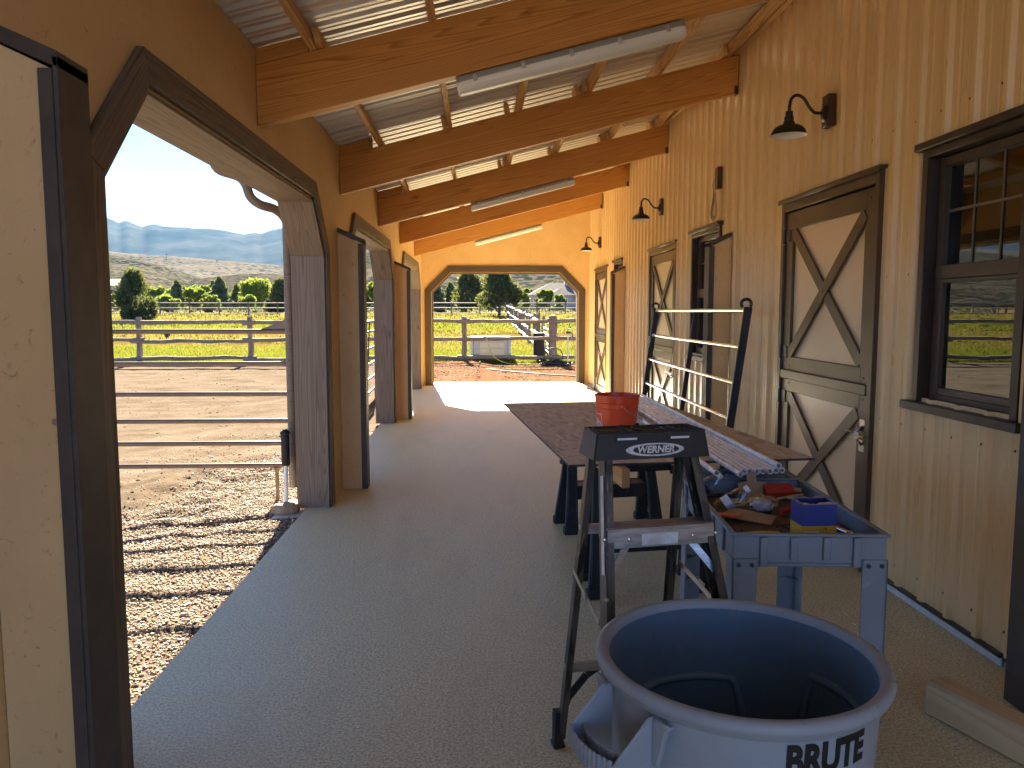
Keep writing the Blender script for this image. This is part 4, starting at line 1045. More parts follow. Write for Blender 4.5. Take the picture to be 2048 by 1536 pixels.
bottle(-.135, .55, R(-10), R(52), 'clear water bottle with white cap lying in the middle left of the cart', 1.0)
t2 = incart('plastic_bag', 'crumpled clear plastic bag in the middle of the cart tray', 'bag', -.015, .50)
m = MB(); m.blob((0, 0, .040), (.062, .050, .040), 3, 0)
m.v = [tuple(Vector(v) * 1.0 + Vector((0, 0, .04 - 0)) * 0 + (Vector(v) - Vector((0, 0, .04))).normalized() * .022 * mnoise.noise(Vector(v) * 45)) for v in m.v]
m.build('bag_skin', 'film', t2)
m = MB(); m.blob((.005, 0, .034), (.045, .034, .028), 2, .12); m.build('bag_contents', 'label_white', t2)
def flat(name, label, cat, x, y, rz, poly, th, mat, dz=.001, tilt=(0, 0)):
    p = CT @ Vector((x, y, FZ + dz)); m = MB(); m.prism([(a, b, 0) for a, b in poly], (0, 0, th))
    o = m.build(name, mat, None, loc=p, rot=(tilt[0], tilt[1], rz), center=False, bevel=.0006); return tag(o, label, cat)
def rectp(a, b): return [(-a, -b), (a, -b), (a, b), (-a, b)]
flat('hang_tag', 'tan cardboard hang tag with a hole propped upright in the cart', 'cardboard', .02, .76, R(4), [(-.065, -.05), (.065, -.05), (.065, .02), (.022, .025), (.022, .06), (-.022, .06), (-.022, .025), (-.065, .02)], .0016, 'card', dz=.048, tilt=(R(72), 0))
o = bpy.data.objects['hang_tag']; m = MB(); m.lathe([(0, .0018), (.0055, .0018)], (0, .045, 0), 14); m.build('punched_hole', 'print_black', o)
flat('red_box', 'flat red box lying against the far side of the cart', 'box', .125, .73, R(-8), rectp(.058, .036), .034, 'red', dz=.022, tilt=(R(18), R(-4)))
flat('cardboard_flap', 'torn brown cardboard flap lying across the left of the cart', 'cardboard', -.10, .40, R(-22), [(-.10, -.055), (.09, -.07), (.11, .045), (-.06, .06)], .004, 'card', dz=.018, tilt=(R(4), R(5)))
flat('orange_scraper', 'small orange plastic scraper by the left wall of the cart', 'scraper', -.185, .36, R(30), [(-.03, -.05), (.03, -.05), (.02, .06), (-.02, .06)], .007, 'orange', dz=.026, tilt=(R(-8), 0))
flat('grey_offcut', 'grey rectangular offcut lying behind the clear plastic bag', 'offcut', -.05, .64, R(12), rectp(.09, .045), .012, 'lumber_dusty', dz=.006)
flat('dark_sheet', 'dark brown fibreboard sheet lining the floor of the cart', 'sheet', .0, .42, R(0), rectp(.235, .40), .003, 'room', dz=.0006)
t2 = incart('yellow_packet', 'yellow and black tool packet lying at the near left of the cart', 'packet', -.115, .165, R(9), .004)
m = MB(); m.prism([(-.085, -.045, 0), (.085, -.05, 0), (.088, .03, 0), (.02, .052, 0), (-.07, .048, 0)], (0, 0, .006)); m.build('packet_card', 'yellow', t2, bevel=.001)
m = MB(); m.prism([(-.05, -.048, .0062), (.087, -.049, .0062), (.087, -.02, .0062), (.0, -.03, .0062)], (0, 0, .0006)); m.build('black_print', 'print_black', t2)
m = MB(); m.lathe([(0, .0066), (.022, .0066)], (-.02, -.01, 0), 18); m.build('white_print', 'label_white', t2)
# torn-open blue and yellow carton
t2 = incart('carton', 'open blue and yellow carton with torn top at the near side of the cart', 'carton', .068, .165, R(2), .0)
bwid, bdep, bh = .062, .048, .135
m = MB()
for z0, z1, mt in ((.0, .058, 0), (.058, bh, 1)):
    m.cur = mt
    for (x0, x1, y0_, y1_) in ((-bwid, bwid, -bdep, -bdep + .0018), (-bwid, bwid, bdep - .0018, bdep), (-bwid, -bwid + .0018, -bdep + .0018, bdep - .0018), (bwid - .0018, bwid, -bdep + .0018, bdep - .0018)): m.bx(x0, x1, y0_, y1_, z0 + .0002 * mt, z1)
m.build('carton_wall', ['yellow', 'blue'], t2)
m = MB()
for (x0, y0_, x1, y1_) in ((-bwid, -bdep + .001, bwid, -bdep + .001), (-bwid, bdep - .001, bwid, bdep - .001), (-bwid + .001, -bdep, -bwid + .001, bdep), (bwid - .001, -bdep, bwid - .001, bdep)):
    n = 14; hs = [bh + rnd.uniform(.001, .010) for _ in range(n + 1)]
    for i in range(n):
        a = Vector((x0 + (x1 - x0) * i / n, y0_ + (y1_ - y0_) * i / n, bh - .002)); b = Vector((x0 + (x1 - x0) * (i + 1) / n, y0_ + (y1_ - y0_) * (i + 1) / n, bh - .002))
        m.add([a, b, (b.x, b.y, hs[i + 1]), (a.x, a.y, hs[i])], [(0, 1, 2, 3)])
m.build('torn_edge', 'card', t2, kind='stuff')
m = MB(); m.bx(-.055, .0, -bdep - .0006, -bdep - .0001, .004, .040); m.build('white_label', 'label_white', t2)
m = MB()
for k in range(12): x = -.048 + k * .0034; m.bx(x, x + rnd.choice((.0009, .0018)), -bdep - .0011, -bdep - .0007, .012, .034)
m.build('barcode', 'print_black', t2, kind='stuff')
vs, fs = textmesh('78', .014, .0002); m = MB(); m.add([(x + .02, -bdep - .0006 - z, y + .047) for x, y, z in vs], fs); m.build('small_number', 'print_black', t2)
def rod(name, label, cat, pts, r, mat, head=None):
    m = MB(); q = [CT @ Vector((a, b, FZ + c)) for a, b, c in pts]; m.tube(q, r, 10)
    if head:
        for (a, b, c, hr) in head: m.blob(CT @ Vector((a, b, FZ + c)), (hr, hr, hr * .5), 2, .05)
    return tag(m.build(name, mat, None, smooth=45), label, cat)
rod('socket_wrench', 'chrome ratchet wrench lying at the right front of the cart tray', 'wrench', [(.13, .36, .016), (.18, .27, .014), (.205, .20, .012)], [.007, .006, .009], 'chrome', [(.208, .185, .014, .020)])
rod('bar_clamp', 'steel clamp with sliding bar right of the plastic bag', 'clamp', [(.04, .60, .028), (.12, .63, .034), (.20, .655, .040)], .007, 'zinc', [(.14, .63, .034, .018), (.185, .62, .03, .016)])
rod('pliers', 'pliers with dark red handles lying at the right side of the cart', 'pliers', [(.15, .42, .012), (.185, .33, .012), (.20, .25, .010), (.215, .19, .010)], [.006, .011, .009, .008], 'red', [(.15, .42, .012, .014)])
rod('wood_handle_tool', 'tool with a pale wooden handle behind the red box', 'hand tool', [(.10, .80, .04), (.16, .77, .04), (.225, .745, .038)], [.008, .011, .010], 'lumber')
rod('pry_bar', 'dark steel pry bar lying in the far left of the cart', 'pry bar', [(-.21, .70, .02), (-.12, .71, .024), (-.04, .70, .02)], .009, 'black_steel')
rod('red_tape_holder', 'red plastic bracket in the middle of the cart tray', 'bracket', [(.035, .42, .028), (.085, .45, .034), (.125, .41, .030)], .013, 'red')
flat('black_case', 'small black tool case against the right wall of the cart', 'case', .205, .50, R(80), rectp(.035, .024), .045, 'rubber', dz=.004)
rod('loose_cord', 'thin dark cord curled on the floor of the cart', 'cord', [(.0, .30, .006), (.03, .24, .006), (.0, .20, .006), (-.03, .23, .006), (-.02, .30, .006), (.05, .33, .006)], .003, 'rubber')
m = MB()
for k in range(60): m.blob(CT @ Vector((rnd.uniform(-.22, .22), rnd.uniform(.06, .8), FZ + .006)), (rnd.uniform(.004, .014), rnd.uniform(.004, .012), .005), 1, .3)
tag(m.build('loose_hardware', 'brown', None), 'scattered small screws and scraps on the floor of the cart tray', 'hardware', kind='stuff')

# ---- pipe rack leaning on the wall behind the worktop
t = thing('pipe_rack', 'black steel rack with polished rungs leaning against the tan wall', 'rack', (2.1, 8.1, 0))
ya, yb = 5.92, 9.03
def rk(y, z): return Vector((1.865 + z / 1.66 * .215, y, z))
for y, nm in ((ya, 1), (7.42, 0), (yb, 1)):
    if nm:
        board(t, 'rail', rk(y, .0), rk(y, 1.63), .028, .062, 'black_steel', n=(1, 0, -.145), bevel=.006)
        m = MB(); c = rk(y, 1.655); p = [c + Vector((.01 + .040 * math.cos(a) - .03, 0, .040 * math.sin(a) * .9 + .0)) for a in [math.radians(q) for q in range(-40, 235, 22)]]
        m.tube(p, .013, 10)
        m.build('hook', 'black_steel', t, smooth=60)
    else: board(t, 'rail', rk(y, .0) + Vector((.02, 0, 0)), rk(y, 1.60) + Vector((.02, 0, 0)), .022, .045, 'black_steel', n=(1, 0, -.145), bevel=.004)
for k, z in enumerate((1.605, 1.317, 1.034, .752, .468, .20)):
    m = MB(); a, b = rk(ya + .01, z), rk(yb - .01, z); m.tube([a, b], .0165, 14); rg = m.build('rung', 'chrome', t, smooth=50)
    for e, s in ((a, 1), (b, -1)):
        m = MB(); m.tube([e + Vector((0, s * .008, 0)), e + Vector((0, s * .045, 0))], .0205, 12); m.build('collar', 'zinc', rg, smooth=50)
m = MB()
for k in range(7): a = k * .9; m.tube([rk(yb - .02, 1.30 - .02 * k) + Vector((-.04 + .012 * math.cos(a + u), .012 * math.sin(u), .018 * math.cos(u))) for u in [2 * math.pi * q / 8 for q in range(8)]], .004, 5, closed=True)
m.build('chain', 'zinc', t, kind='stuff')

# ---- timber block on the floor, bottom right
d = Vector((.147, -.395, 0)).normalized(); p0 = Vector((1.812, 2.89, .071))
o = board(None, 'timber_block', p0, p0 + d * 1.25, .118, .142, 'lumber_dusty', bevel=.014)
tag(o, 'thick dusty timber lying on the floor beside the barn wall', 'timber')

# ---- scrap wires by the far corner
for k, lab in enumerate(('bundle of bent grey wire on the floor at the far right corner',)):
    m = MB()
    for i in range(11):
        a = rnd.uniform(0, 1); p = [Vector((2.24 - .30 * u * (1 if i % 2 else .6) - rnd.uniform(0, .05), 15.75 + .75 * u + rnd.uniform(-.05, .05), .01 + .05 * math.sin(u * 3 + i))) for u in (0, .25, .5, .75, 1)]
        m.tube(smooth_path(p, 4), .006, 5)
    tag(m.build('wire_bundle', 'zinc', None), lab, 'wire')
# floor litter: straw bits and crumbs near the wall
m = MB()
for k in range(150):
    x = rnd.uniform(1.2, 2.3); y = rnd.uniform(2.6, 5.0) if k < 110 else rnd.uniform(5, 14); a = rnd.uniform(0, 6.28); l = rnd.uniform(.004, .028)
    m.bar((x, y, .003), (x + l * math.cos(a), y + l * math.sin(a), .004), .003, .003)
tag(m.build('floor_litter', 'label_white', None), 'tiny pale crumbs and straw scattered on the floor along the barn wall', 'litter', kind='stuff')
# ================================================================== outside: ground
def pxaz(px): return math.atan((px - 961) / 1540.0)
def lines(knots):
    out = [knots[0][0]]
    for (a, s0), (b, s1) in zip(knots, knots[1:]):
        x = a
        while x < b - 1e-6:
            u = (x - a) / (b - a); x = min(b, x + s0 * (s1 / s0) ** u); out.append(x)
    return np.array(out)
def fbm(x, y, s, o=3): return sum(mnoise.noise(Vector((x * s * 2 ** k, y * s * 2 ** k, 3.1 * k))) / 2 ** k for k in range(o))
def gz(x, y):
    r = max(y - 26, -x - 30, x - 60, -y - 30, 0.0)
    z = -.14 + .0227 * min(r, 54) + .0075 * min(max(r - 54, 0), 320)
    if y < 27 and x < 0: z += .105 * max(0, 1 - max(0, -1.5 - x) / 3.2)
    if y > 17 and y < 26 and x > -2: z -= .03
    return z
def gzd(x, y):
    z = gz(x, y)
    if x < -1.45 and y < 26 and x > -14 and y > 0:
        w = min(1, (-1.45 - x) / .5)
        z += w * (.022 * fbm(x, y, .9, 3) + .016 * fbm(x, y, 2.6, 2) + .010 * fbm(x * .35 + y * .1, y * 2.2, 1.6, 2))
        c = math.exp(-((x + 2.9) ** 2 / .9 + (y - 7.2) ** 2 / 2.0)); z += c * .075 * fbm(x, y, 3.3, 3)
        d = math.exp(-((x + 2.2) ** 2 / 1.2 + (y - 10.0) ** 2 / 3.0)); z += d * .05 * fbm(x, y, 2.4, 3)
        z += w * .018 * max(0, math.sin((y - .25 * x) * 3.0) - .55) * max(0, fbm(x, y, .25, 2) + .3) * 2
    elif y >= 26: z += .03 * fbm(x, y, .35, 2)
    elif y > 17.5 and x > -1.45: z += .02 * fbm(x, y, 1.5, 3)
    if -1.42 < x < 5.2 and y < 17.4: z = -.2
    return z
gx = lines([(-9000, 2500), (-300, 40), (-60, 6), (-16, 1.2), (-8, .16), (-4, .07), (-1.44, .07), (-1.41, .03), (-1.38, .6), (6, 1.2), (60, 8), (300, 60), (9000, 2500)])
gy = lines([(-4000, 1200), (-60, 12), (-6, 1.2), (2, .2), (4, .075), (11, .11), (27, .35), (40, 1.0), (90, 4), (400, 40), (9000, 2500)])
V = np.array([(x, y, gzd(x, y)) for y in gy for x in gx]); nx, ny = len(gx), len(gy)
I = np.arange(nx * ny).reshape(ny, nx); Fq = np.stack([I[:-1, :-1], I[:-1, 1:], I[1:, 1:], I[1:, :-1]], -1).reshape(-1, 4)
n = NT('yard_sand_and_meadow'); v = n.coord(kind='World'); sp = n.n('SeparateXYZ'); n.l(v, sp.inputs[0]); X_, Y_ = sp.outputs[0], sp.outputs[1]
nb = n.noise(v, .35, 5); nf = n.noise(v, 7, 6, .7); nm_ = n.noise(v, 1.4, 5, .65)
sand = n.mix(n.ramp(nm_, [(.35, 0), (.68, 1)]), (.100, .080, .060), (.150, .122, .095))
sand = n.mix(n.math('MULTIPLY', n.ramp(nf, [(.52, 0), (.75, 1)]), .55), sand, (.066, .050, .036))
soil = n.mix(n.ramp(nf, [(.35, 0), (.65, 1)]), (.10, .054, .032), (.17, .102, .062))
soilm = n.math('MULTIPLY', n.ramp(n.math('MULTIPLY_ADD', nb, 2.0, X_), [(0, 0), (1, 1)]), 1.0)
ym = n.math('GREATER_THAN', Y_, 17.3)
base = n.mix(n.math('MULTIPLY', n.math('GREATER_THAN', n.math('MULTIPLY_ADD', nm_, 1.6, X_), -1.1), ym), sand, soil)
gr = n.mix(n.ramp(n.noise(v, 2.5, 5), [(.3, 0), (.7, 1)]), (.042, .056, .008), (.078, .092, .016))
dry = n.mix(n.ramp(n.noise(v, 1.8, 5), [(.3, 0), (.7, 1)]), (.095, .063, .021), (.138, .097, .039))
yw = n.math('MULTIPLY_ADD', nb, 9.0, Y_)
band = n.ramp(n.math('DIVIDE', yw, 120.0), [(.245, 0), (.285, .25), (.31, .85), (.40, .9), (.435, .1), (.52, .15), (.60, .9), (.80, 1)])
mead = n.mix(band, gr, dry)
far = n.mix(n.ramp(n.noise(v, .06, 4), [(.4, 0), (.6, 1)]), (.15, .115, .062), (.19, .148, .085))
mead = n.mix(n.ramp(n.math('DIVIDE', Y_, 200.0), [(.42, 0), (.55, 1)]), mead, far)
xw = n.math('MULTIPLY_ADD', nb, 6.0, X_)
mm_ = n.math('MAXIMUM', n.ramp(n.math('SUBTRACT', n.math('MULTIPLY_ADD', nm_, 3.4, Y_), 27.2), [(0, 0), (.35, 1)]), n.math('LESS_THAN', xw, -19.0))
n.set(col=n.mix(mm_, base, mead), rough=1.0, spec=0.0); n.bump(n.math('ADD', nf, n.math('MULTIPLY', n.noise(v, 45, 4, .7), .5)), .7, .02); M['ground'] = n.m
g = npmesh('ground', V, Fq, 'ground', smooth=True); g['kind'] = 'structure'

m = MB(); m.bx(-12, 9, -34, -1.2, -.2, -.03); tag(m.build('bounce_apron', 'concrete', bevel=.01), None, None, kind='structure')  # added unseen concrete apron behind the camera, bounces sunlight onto rafters and end wall
# pebbles beside the slab
def icosa():
    p = (1 + 5 ** .5) / 2
    v = np.array([(-1, p, 0), (1, p, 0), (-1, -p, 0), (1, -p, 0), (0, -1, p), (0, 1, p), (0, -1, -p), (0, 1, -p), (p, 0, -1), (p, 0, 1), (-p, 0, -1), (-p, 0, 1)], float); v /= np.linalg.norm(v[0])
    f = np.array([(0, 11, 5), (0, 5, 1), (0, 1, 7), (0, 7, 10), (0, 10, 11), (1, 5, 9), (5, 11, 4), (11, 10, 2), (10, 7, 6), (7, 1, 8), (3, 9, 4), (3, 4, 2), (3, 2, 6), (3, 6, 8), (3, 8, 9), (4, 9, 5), (2, 4, 11), (6, 2, 10), (8, 6, 7), (9, 8, 1)]); return v, f
rg = np.random.default_rng(5)
iv, ifc = icosa()
def rotmats(n, rg):
    q = rg.normal(size=(n, 4)); q /= np.linalg.norm(q, axis=1)[:, None]; w, x, y, z = q.T
    return np.stack([1 - 2 * (y * y + z * z), 2 * (x * y - z * w), 2 * (x * z + y * w), 2 * (x * y + z * w), 1 - 2 * (x * x + z * z), 2 * (y * z - x * w), 2 * (x * z - y * w), 2 * (y * z + x * w), 1 - 2 * (x * x + y * y)], 1).reshape(-1, 3, 3)
def pebbles(pts, smin, smax):
    n = len(pts); s = rg.uniform(smin, smax, n) * rg.choice([.7, 1, 1, 1.25, 1.6], n, p=[.25, .35, .22, .14, .04])
    sc3 = np.stack([s * rg.uniform(.9, 1.4, n), s, s * rg.uniform(.5, .85, n)], 1)
    Rm = rotmats(n, rg); tilt = rg.uniform(.75, 1.25, (n, 12, 3))
    vv = (iv[None] * tilt * sc3[:, None]) @ Rm.transpose(0, 2, 1); vv[:, :, 2] *= .62
    vv += pts[:, None]; ff = ifc[None] + 12 * np.arange(n)[:, None, None]
    return vv.reshape(-1, 3), ff.reshape(-1, 3)
N = 84000
px_ = rg.uniform(-3.9, -1.45, N); py_ = rg.uniform(2.0, 10.6, N)
edge = -3.35 + (py_ - 5.6).clip(0) * .33 + rg.normal(0, .16, N) + .22 * np.sin(py_ * 2.1)
keep = (px_ > edge) | (rg.random(N) < .03); px_, py_ = px_[keep], py_[keep]
pz_ = np.array([gzd(a, b) for a, b in zip(px_, py_)]) + rg.uniform(-.002, .008, len(px_))
vv, ff = pebbles(np.stack([px_, py_, pz_], 1), .0055, .0100)
o = npmesh('gravel', vv, ff, 'pebble', smooth=True); tag(o, 'rounded tan and brown pebbles spread along the edge of the porch floor', 'gravel', kind='stuff')
# clods and small stones on the sand
N = 2600; cx_ = rg.uniform(-9, -1.6, N); cy_ = rg.uniform(5.2, 24, N); keep = (cx_ < -3.1 + (cy_ - 5.6) * .3) ; cx_, cy_ = cx_[keep], cy_[keep]
near = np.exp(-((cx_ + 2.9) ** 2 / 1.2 + (cy_ - 7.2) ** 2 / 2.5)); keep = rg.random(len(cx_)) < .35 + near; cx_, cy_ = cx_[keep], cy_[keep]
vv, ff = pebbles(np.stack([cx_, cy_, [gzd(a, b) for a, b in zip(cx_, cy_)]], 1), .008, .022)
M['clod'] = pmat('dry_clods', (.36, .28, .20), (.22, .165, .115), scale=6, coord='World', rough=.95, spec=0.0)
o = npmesh('dirt_clods', vv, ff, 'clod'); tag(o, 'dry dirt clods and small stones strewn over the sandy yard', 'dirt', kind='stuff')
N = 3800; sx_ = rg.uniform(-2.2, 5, N); sy_ = rg.uniform(17.5, 26, N)
vv, ff = pebbles(np.stack([sx_, sy_, [gzd(a, b) for a, b in zip(sx_, sy_)]], 1), .012, .03)
M['mulch'] = pmat('red_wood_mulch', (.42, .22, .12), (.26, .12, .065), scale=3, coord='World', rough=.9)
o = npmesh('mulch', vv, ff, 'mulch'); tag(o, 'reddish mulch and chips on the ground beyond the end opening', 'mulch', kind='stuff')

# grass: narrow blades in clumps
def grass(name, label, mat, n, xr, yr, h, w, per=5, mask=None):
    x = rg.uniform(*xr, n); y = yr[0] + (yr[1] - yr[0]) * rg.random(n) ** 1.4
    if mask is not None: k = mask(x, y); x, y = x[k], y[k]
    n = len(x); x = np.repeat(x, per) + rg.normal(0, .07, n * per); y = np.repeat(y, per) + rg.normal(0, .07, n * per); n *= per
    z = np.array([gzd(a, b) for a, b in zip(x, y)]) - .01
    hh = rg.uniform(h * .5, h * 1.2, n); a = rg.uniform(0, 2 * np.pi, n); lean = rg.normal(0, .35, (n, 2)) * hh[:, None]; ww = w * (1 + (y - 26).clip(0) / 18)
    d = np.stack([np.cos(a), np.sin(a)], 1) * ww[:, None] / 2
    P = np.zeros((n, 3, 3)); P[:, 0, 0] = x - d[:, 0]; P[:, 0, 1] = y - d[:, 1]; P[:, 1, 0] = x + d[:, 0]; P[:, 1, 1] = y + d[:, 1]; P[:, 0, 2] = P[:, 1, 2] = z
    P[:, 2, 0] = x + lean[:, 0]; P[:, 2, 1] = y + lean[:, 1]; P[:, 2, 2] = z + hh
    o = npmesh(name, P.reshape(-1, 3), np.arange(n * 3).reshape(-1, 3), mat); return tag(o, label, 'grass', kind='stuff')
def lownoise(s, th): return lambda x, y: np.array([mnoise.noise(Vector((a * s, b * s, .5))) > th for a, b in zip(x, y)])
grass('meadow_grass', 'bright green grass growing along the log fence and across the meadow', 'grass', 15000, (-17, 6), (26.0, 34), .15, .030, 5)
grass('fence_grass', 'ragged tufts of grass in front of and under the log fence', 'grass', 1500, (-17, 6), (25.2, 26.4), .13, .028, 5, lownoise(.8, .05))
grass('meadow_grass', 'green grass strip farther back in the meadow, before the far fence', 'grass', 6000, (-32, 14), (48, 64), .16, .06, 4)
grass('dry_grass', 'golden dry grass between the green strips of the meadow', 'drygrass', 9000, (-26, 9), (30.5, 50), .20, .040, 4, lownoise(.22, -.12))
grass('dry_grass', 'pale dry grass along the foot of the far fence', 'drygrass', 5000, (-48, 24), (62, 86), .32, .07, 4)

# ================================================================== fences
def log_path(a, b, n, wob): 
    a, b = Vector(a), Vector(b)
    return [a.lerp(b, i / n) + Vector((rnd.uniform(-wob, wob), rnd.uniform(-wob, wob) * .5, rnd.uniform(-wob, wob))) for i in range(n + 1)]
def logpiece(parent, name, a, b, r0, r1, n=7, wob=.02, mat='log'):
    """a log in its own frame, so the grain runs along it"""
    a, b = Vector(a), Vector(b); L = (b - a).length; q = (b - a).to_track_quat('X', 'Z')
    m = MB(); p = [Vector((-L / 2 + L * i / n, rnd.uniform(-wob, wob), rnd.uniform(-wob, wob))) for i in range(n + 1)]
    m.tube(p, [(r0 + (r1 - r0) * i / n) * rnd.uniform(.9, 1.1) for i in range(n + 1)], 9, jit=.07)
    return m.build(name, mat, parent, smooth=60, loc=(a + b) / 2, rot=q.to_euler(), center=False)
fe = thing('log_fence', 'rustic three rail log fence crossing the yard in front of the green meadow', 'fence', (-5, 26, gz(-5, 26)))
PX = [-22.2, -18.5, -14.9, -11.3, -7.65, -4.1, -.56, 2.44, 6.2]
for i, x in enumerate(PX):
    big = abs(x - 2.44) < .01; r = .15 if big else .085
    logpiece(fe, 'post', (x, 26.02, gz(x, 26) - .1), (x + rnd.uniform(-.03, .03), 26.02, 1.40 + (.06 if big else 0) + rnd.uniform(-.04, .04)), r * 1.08, r, 7, .012)
for i, (a, b) in enumerate(zip(PX, PX[1:])):
    for z in (1.255, .655, .045):
        dz = rnd.uniform(-.025, .025); logpiece(fe, 'rail', (a - .22, 25.90 + rnd.uniform(-.02, .02), z + dz + (-.03 if a < -6 else .0)), (b + .22, 25.90 + rnd.uniform(-.02, .02), z + dz + rnd.uniform(-.03, .03) + (-.03 if a < -6 else .0)), .072, .058, 8, .022)
# fence with many upright stakes running back from the big post
fs_ = thing('stake_fence', 'rustic fence of upright stakes running back through the meadow beyond the arch', 'fence', (2.4, 46, gz(2.4, 46)))
y = 30.4; k = 0
while y < 72:
    x = 2.42 + .1 * math.sin(y * .3) + rnd.uniform(-.06, .06); logpiece(fs_, 'stake', (x, y, gz(x, y) - .05), (x + rnd.uniform(-.06, .06), y, gz(x, y) + rnd.uniform(1.25, 1.55)), .07, .055, 4, .015); y += rnd.uniform(1.1, 1.7); k += 1
for z in (1.28, .70, .16):
    y = 30.2
    while y < 71:
        y2 = min(y + 4.2, 72.3); logpiece(fs_, 'rail', (2.30, y - .1, gz(2.3, y) + z + rnd.uniform(-.05, .05)), (2.30, y2 + .1, gz(2.3, y2) + z + rnd.uniform(-.05, .05)), .075, .06, 6, .04); y = y2 + .001
# far rail fences
def rail_fence(name, label, y, x0, x1, step, h, rails, r, mat, yslope=0.0):
    f = thing(name, label, 'fence', ((x0 + x1) / 2, y, gz((x0 + x1) / 2, y)))
    x = x0; base = None
    xs = list(np.arange(x0, x1 + .1, step))
    m = MB(); m.tube([(0, 0, -.2), (0, 0, h + .08)], r * 1.35, 7); post = m.build('post', mat, f, smooth=60, loc=(xs[0], y + yslope * xs[0], gz(xs[0], y)), center=False)
    for q in xs[1:]:
        c = post.copy(); COL.objects.link(c); c.parent = f; c.location = Vector((q, y + yslope * q, gz(q, y))) - OFF[f.name]
    for z in rails:
        m = MB(); m.tube([(a, y + yslope * a - r * 1.4, gz(a, y) + z + rnd.uniform(-.02, .02)) for a in xs[::2] + [xs[-1]]], r, 6); m.build('rail', mat, f, smooth=60)
rail_fence('rail_fence', 'long weathered three rail fence across the back of the meadow', 80, -62, 32, 2.95, 1.32, (1.32, .82, .26), .052, 'pipe_fence')
rail_fence('pipe_fence', 'thin pipe fence standing behind the long weathered fence', 100, -80, 42, 3.7, 1.45, (1.45, 1.0, .55), .038, 'pipe_fence')

# ================================================================== gates, water gear near the porch
def pipe_gate(name, label, a, b, zs, r, mat, legs, upright_ends=True):
    a, b = Vector(a), Vector(b); t = thing(name, label, 'gate', ((a + b) / 2).to_tuple(), group='pipe gates outside the porch'); OFF[t.name] = Vector(t.location)
    for z in zs:
        m = MB(); m.tube([a + Vector((0, 0, z)), b + Vector((0, 0, z))], r, 14); m.build('bar', mat, t, smooth=50)
    for u in legs:
        p = a.lerp(b, u); m = MB(); m.tube([p + Vector((0, 0, -.0)), p + Vector((0, 0, zs[-1] - r * .3))], [r * .8, r * .8], 12); m.tube([p + Vector((0, 0, zs[-1] - r - .04)), p + Vector((0, 0, zs[-1] - r * .7))], [r * .8, r * 1.5], 12); m.build('leg', mat, t, smooth=50)
    for e in ((a, b) if upright_ends else (a,)):
        m = MB(); m.tube([e + Vector((0, 0, zs[-1] - .05)), e + Vector((0, 0, zs[0] + .02))], r, 14); m.build('end_upright', mat, t, smooth=50)
    return t
zg = gz(-2, 6.62)
gt = pipe_gate('pipe_gate', 'brown six bar pipe gate outside the nearest opening, its bars level', (-5.1, 6.62, zg), (-1.60, 6.62, zg), [1.427 - zg, 1.153 - zg, .895 - zg, .663 - zg, .469 - zg, .275 - zg], .0205, 'gate_pipe', [.12, .955], False)
# cast hinge lug on the top bar
m = MB(); m.prism([(-1.86, 6.60, 1.447), (-1.60, 6.60, 1.447), (-1.60, 6.60, 1.52), (-1.64, 6.60, 1.54), (-1.70, 6.60, 1.50), (-1.78, 6.60, 1.475)], (0, .04, 0)); m.build('hinge_lug', 'gate_pipe', gt, bevel=.006)
m = MB(); m.prism([(-1.66, 6.60, 1.172), (-1.58, 6.60, 1.172), (-1.58, 6.60, 1.25), (-1.61, 6.60, 1.24)], (0, .04, 0)); m.build('hinge_lug', 'gate_pipe', gt, bevel=.006)
zg2 = gz(-1.95, 13)
GB = pipe_gate('pipe_gate', 'dark pipe gate swung open outside the middle opening', (-1.92, 11.35, zg2), (-2.02, 14.9, zg2), [1.46, 1.28, .98, .70, .44, .20], .021, 'black_steel', [.03, .97])
m = MB(); m.bar((-1.93, 11.9, .2 + zg2), (-1.95, 12.5, 1.46 + zg2), .02, .04); m.bar((-1.96, 13.3, .2 + zg2), (-1.98, 13.9, 1.46 + zg2), .02, .04)
m.split('diagonal_brace', 'black_steel', GB)
# standpipe with lagging, stone at its foot
gs = gz(-1.62, 6.2)
t = thing('standpipe', 'white water standpipe with dark pipe lagging beside the trim post', 'standpipe', (-1.585, 6.22, gs))
m = MB(); m.tube([(-1.585, 6.22, gs - .05), (-1.580, 6.22, .37)], .0165, 14); m.build('riser', 'white', t, smooth=50)
m = MB(); m.lathe([(.0, .355), (.028, .355), (.033, .362), (.033, .60), (.031, .603), (.036, .607), (.040, .617), (.036, .632), (.028, .640), (0, .642)], (-1.580, 6.22, 0), 20); m.build('lagging', 'rubber', t, smooth=40)
m = MB(); m.blob((-1.580, 6.22, .642), (.024, .024, .012), 2, .1); m.build('tape_top', 'rubber', t, smooth=60)
m = MB(); m.blob((-1.575, 6.16, gs + .05), (.115, .085, .062), 3, .0)
m.v = [(a, b, c * 1 + .018 * mnoise.noise(Vector((a, b, c)) * 14)) for a, b, c in m.v]; m.v = [(a, b, min(c, gs + .095)) for a, b, c in m.v]
tag(m.build('field_stone', 'stone', None, smooth=35), 'flat topped tan stone at the foot of the standpipe', 'stone')
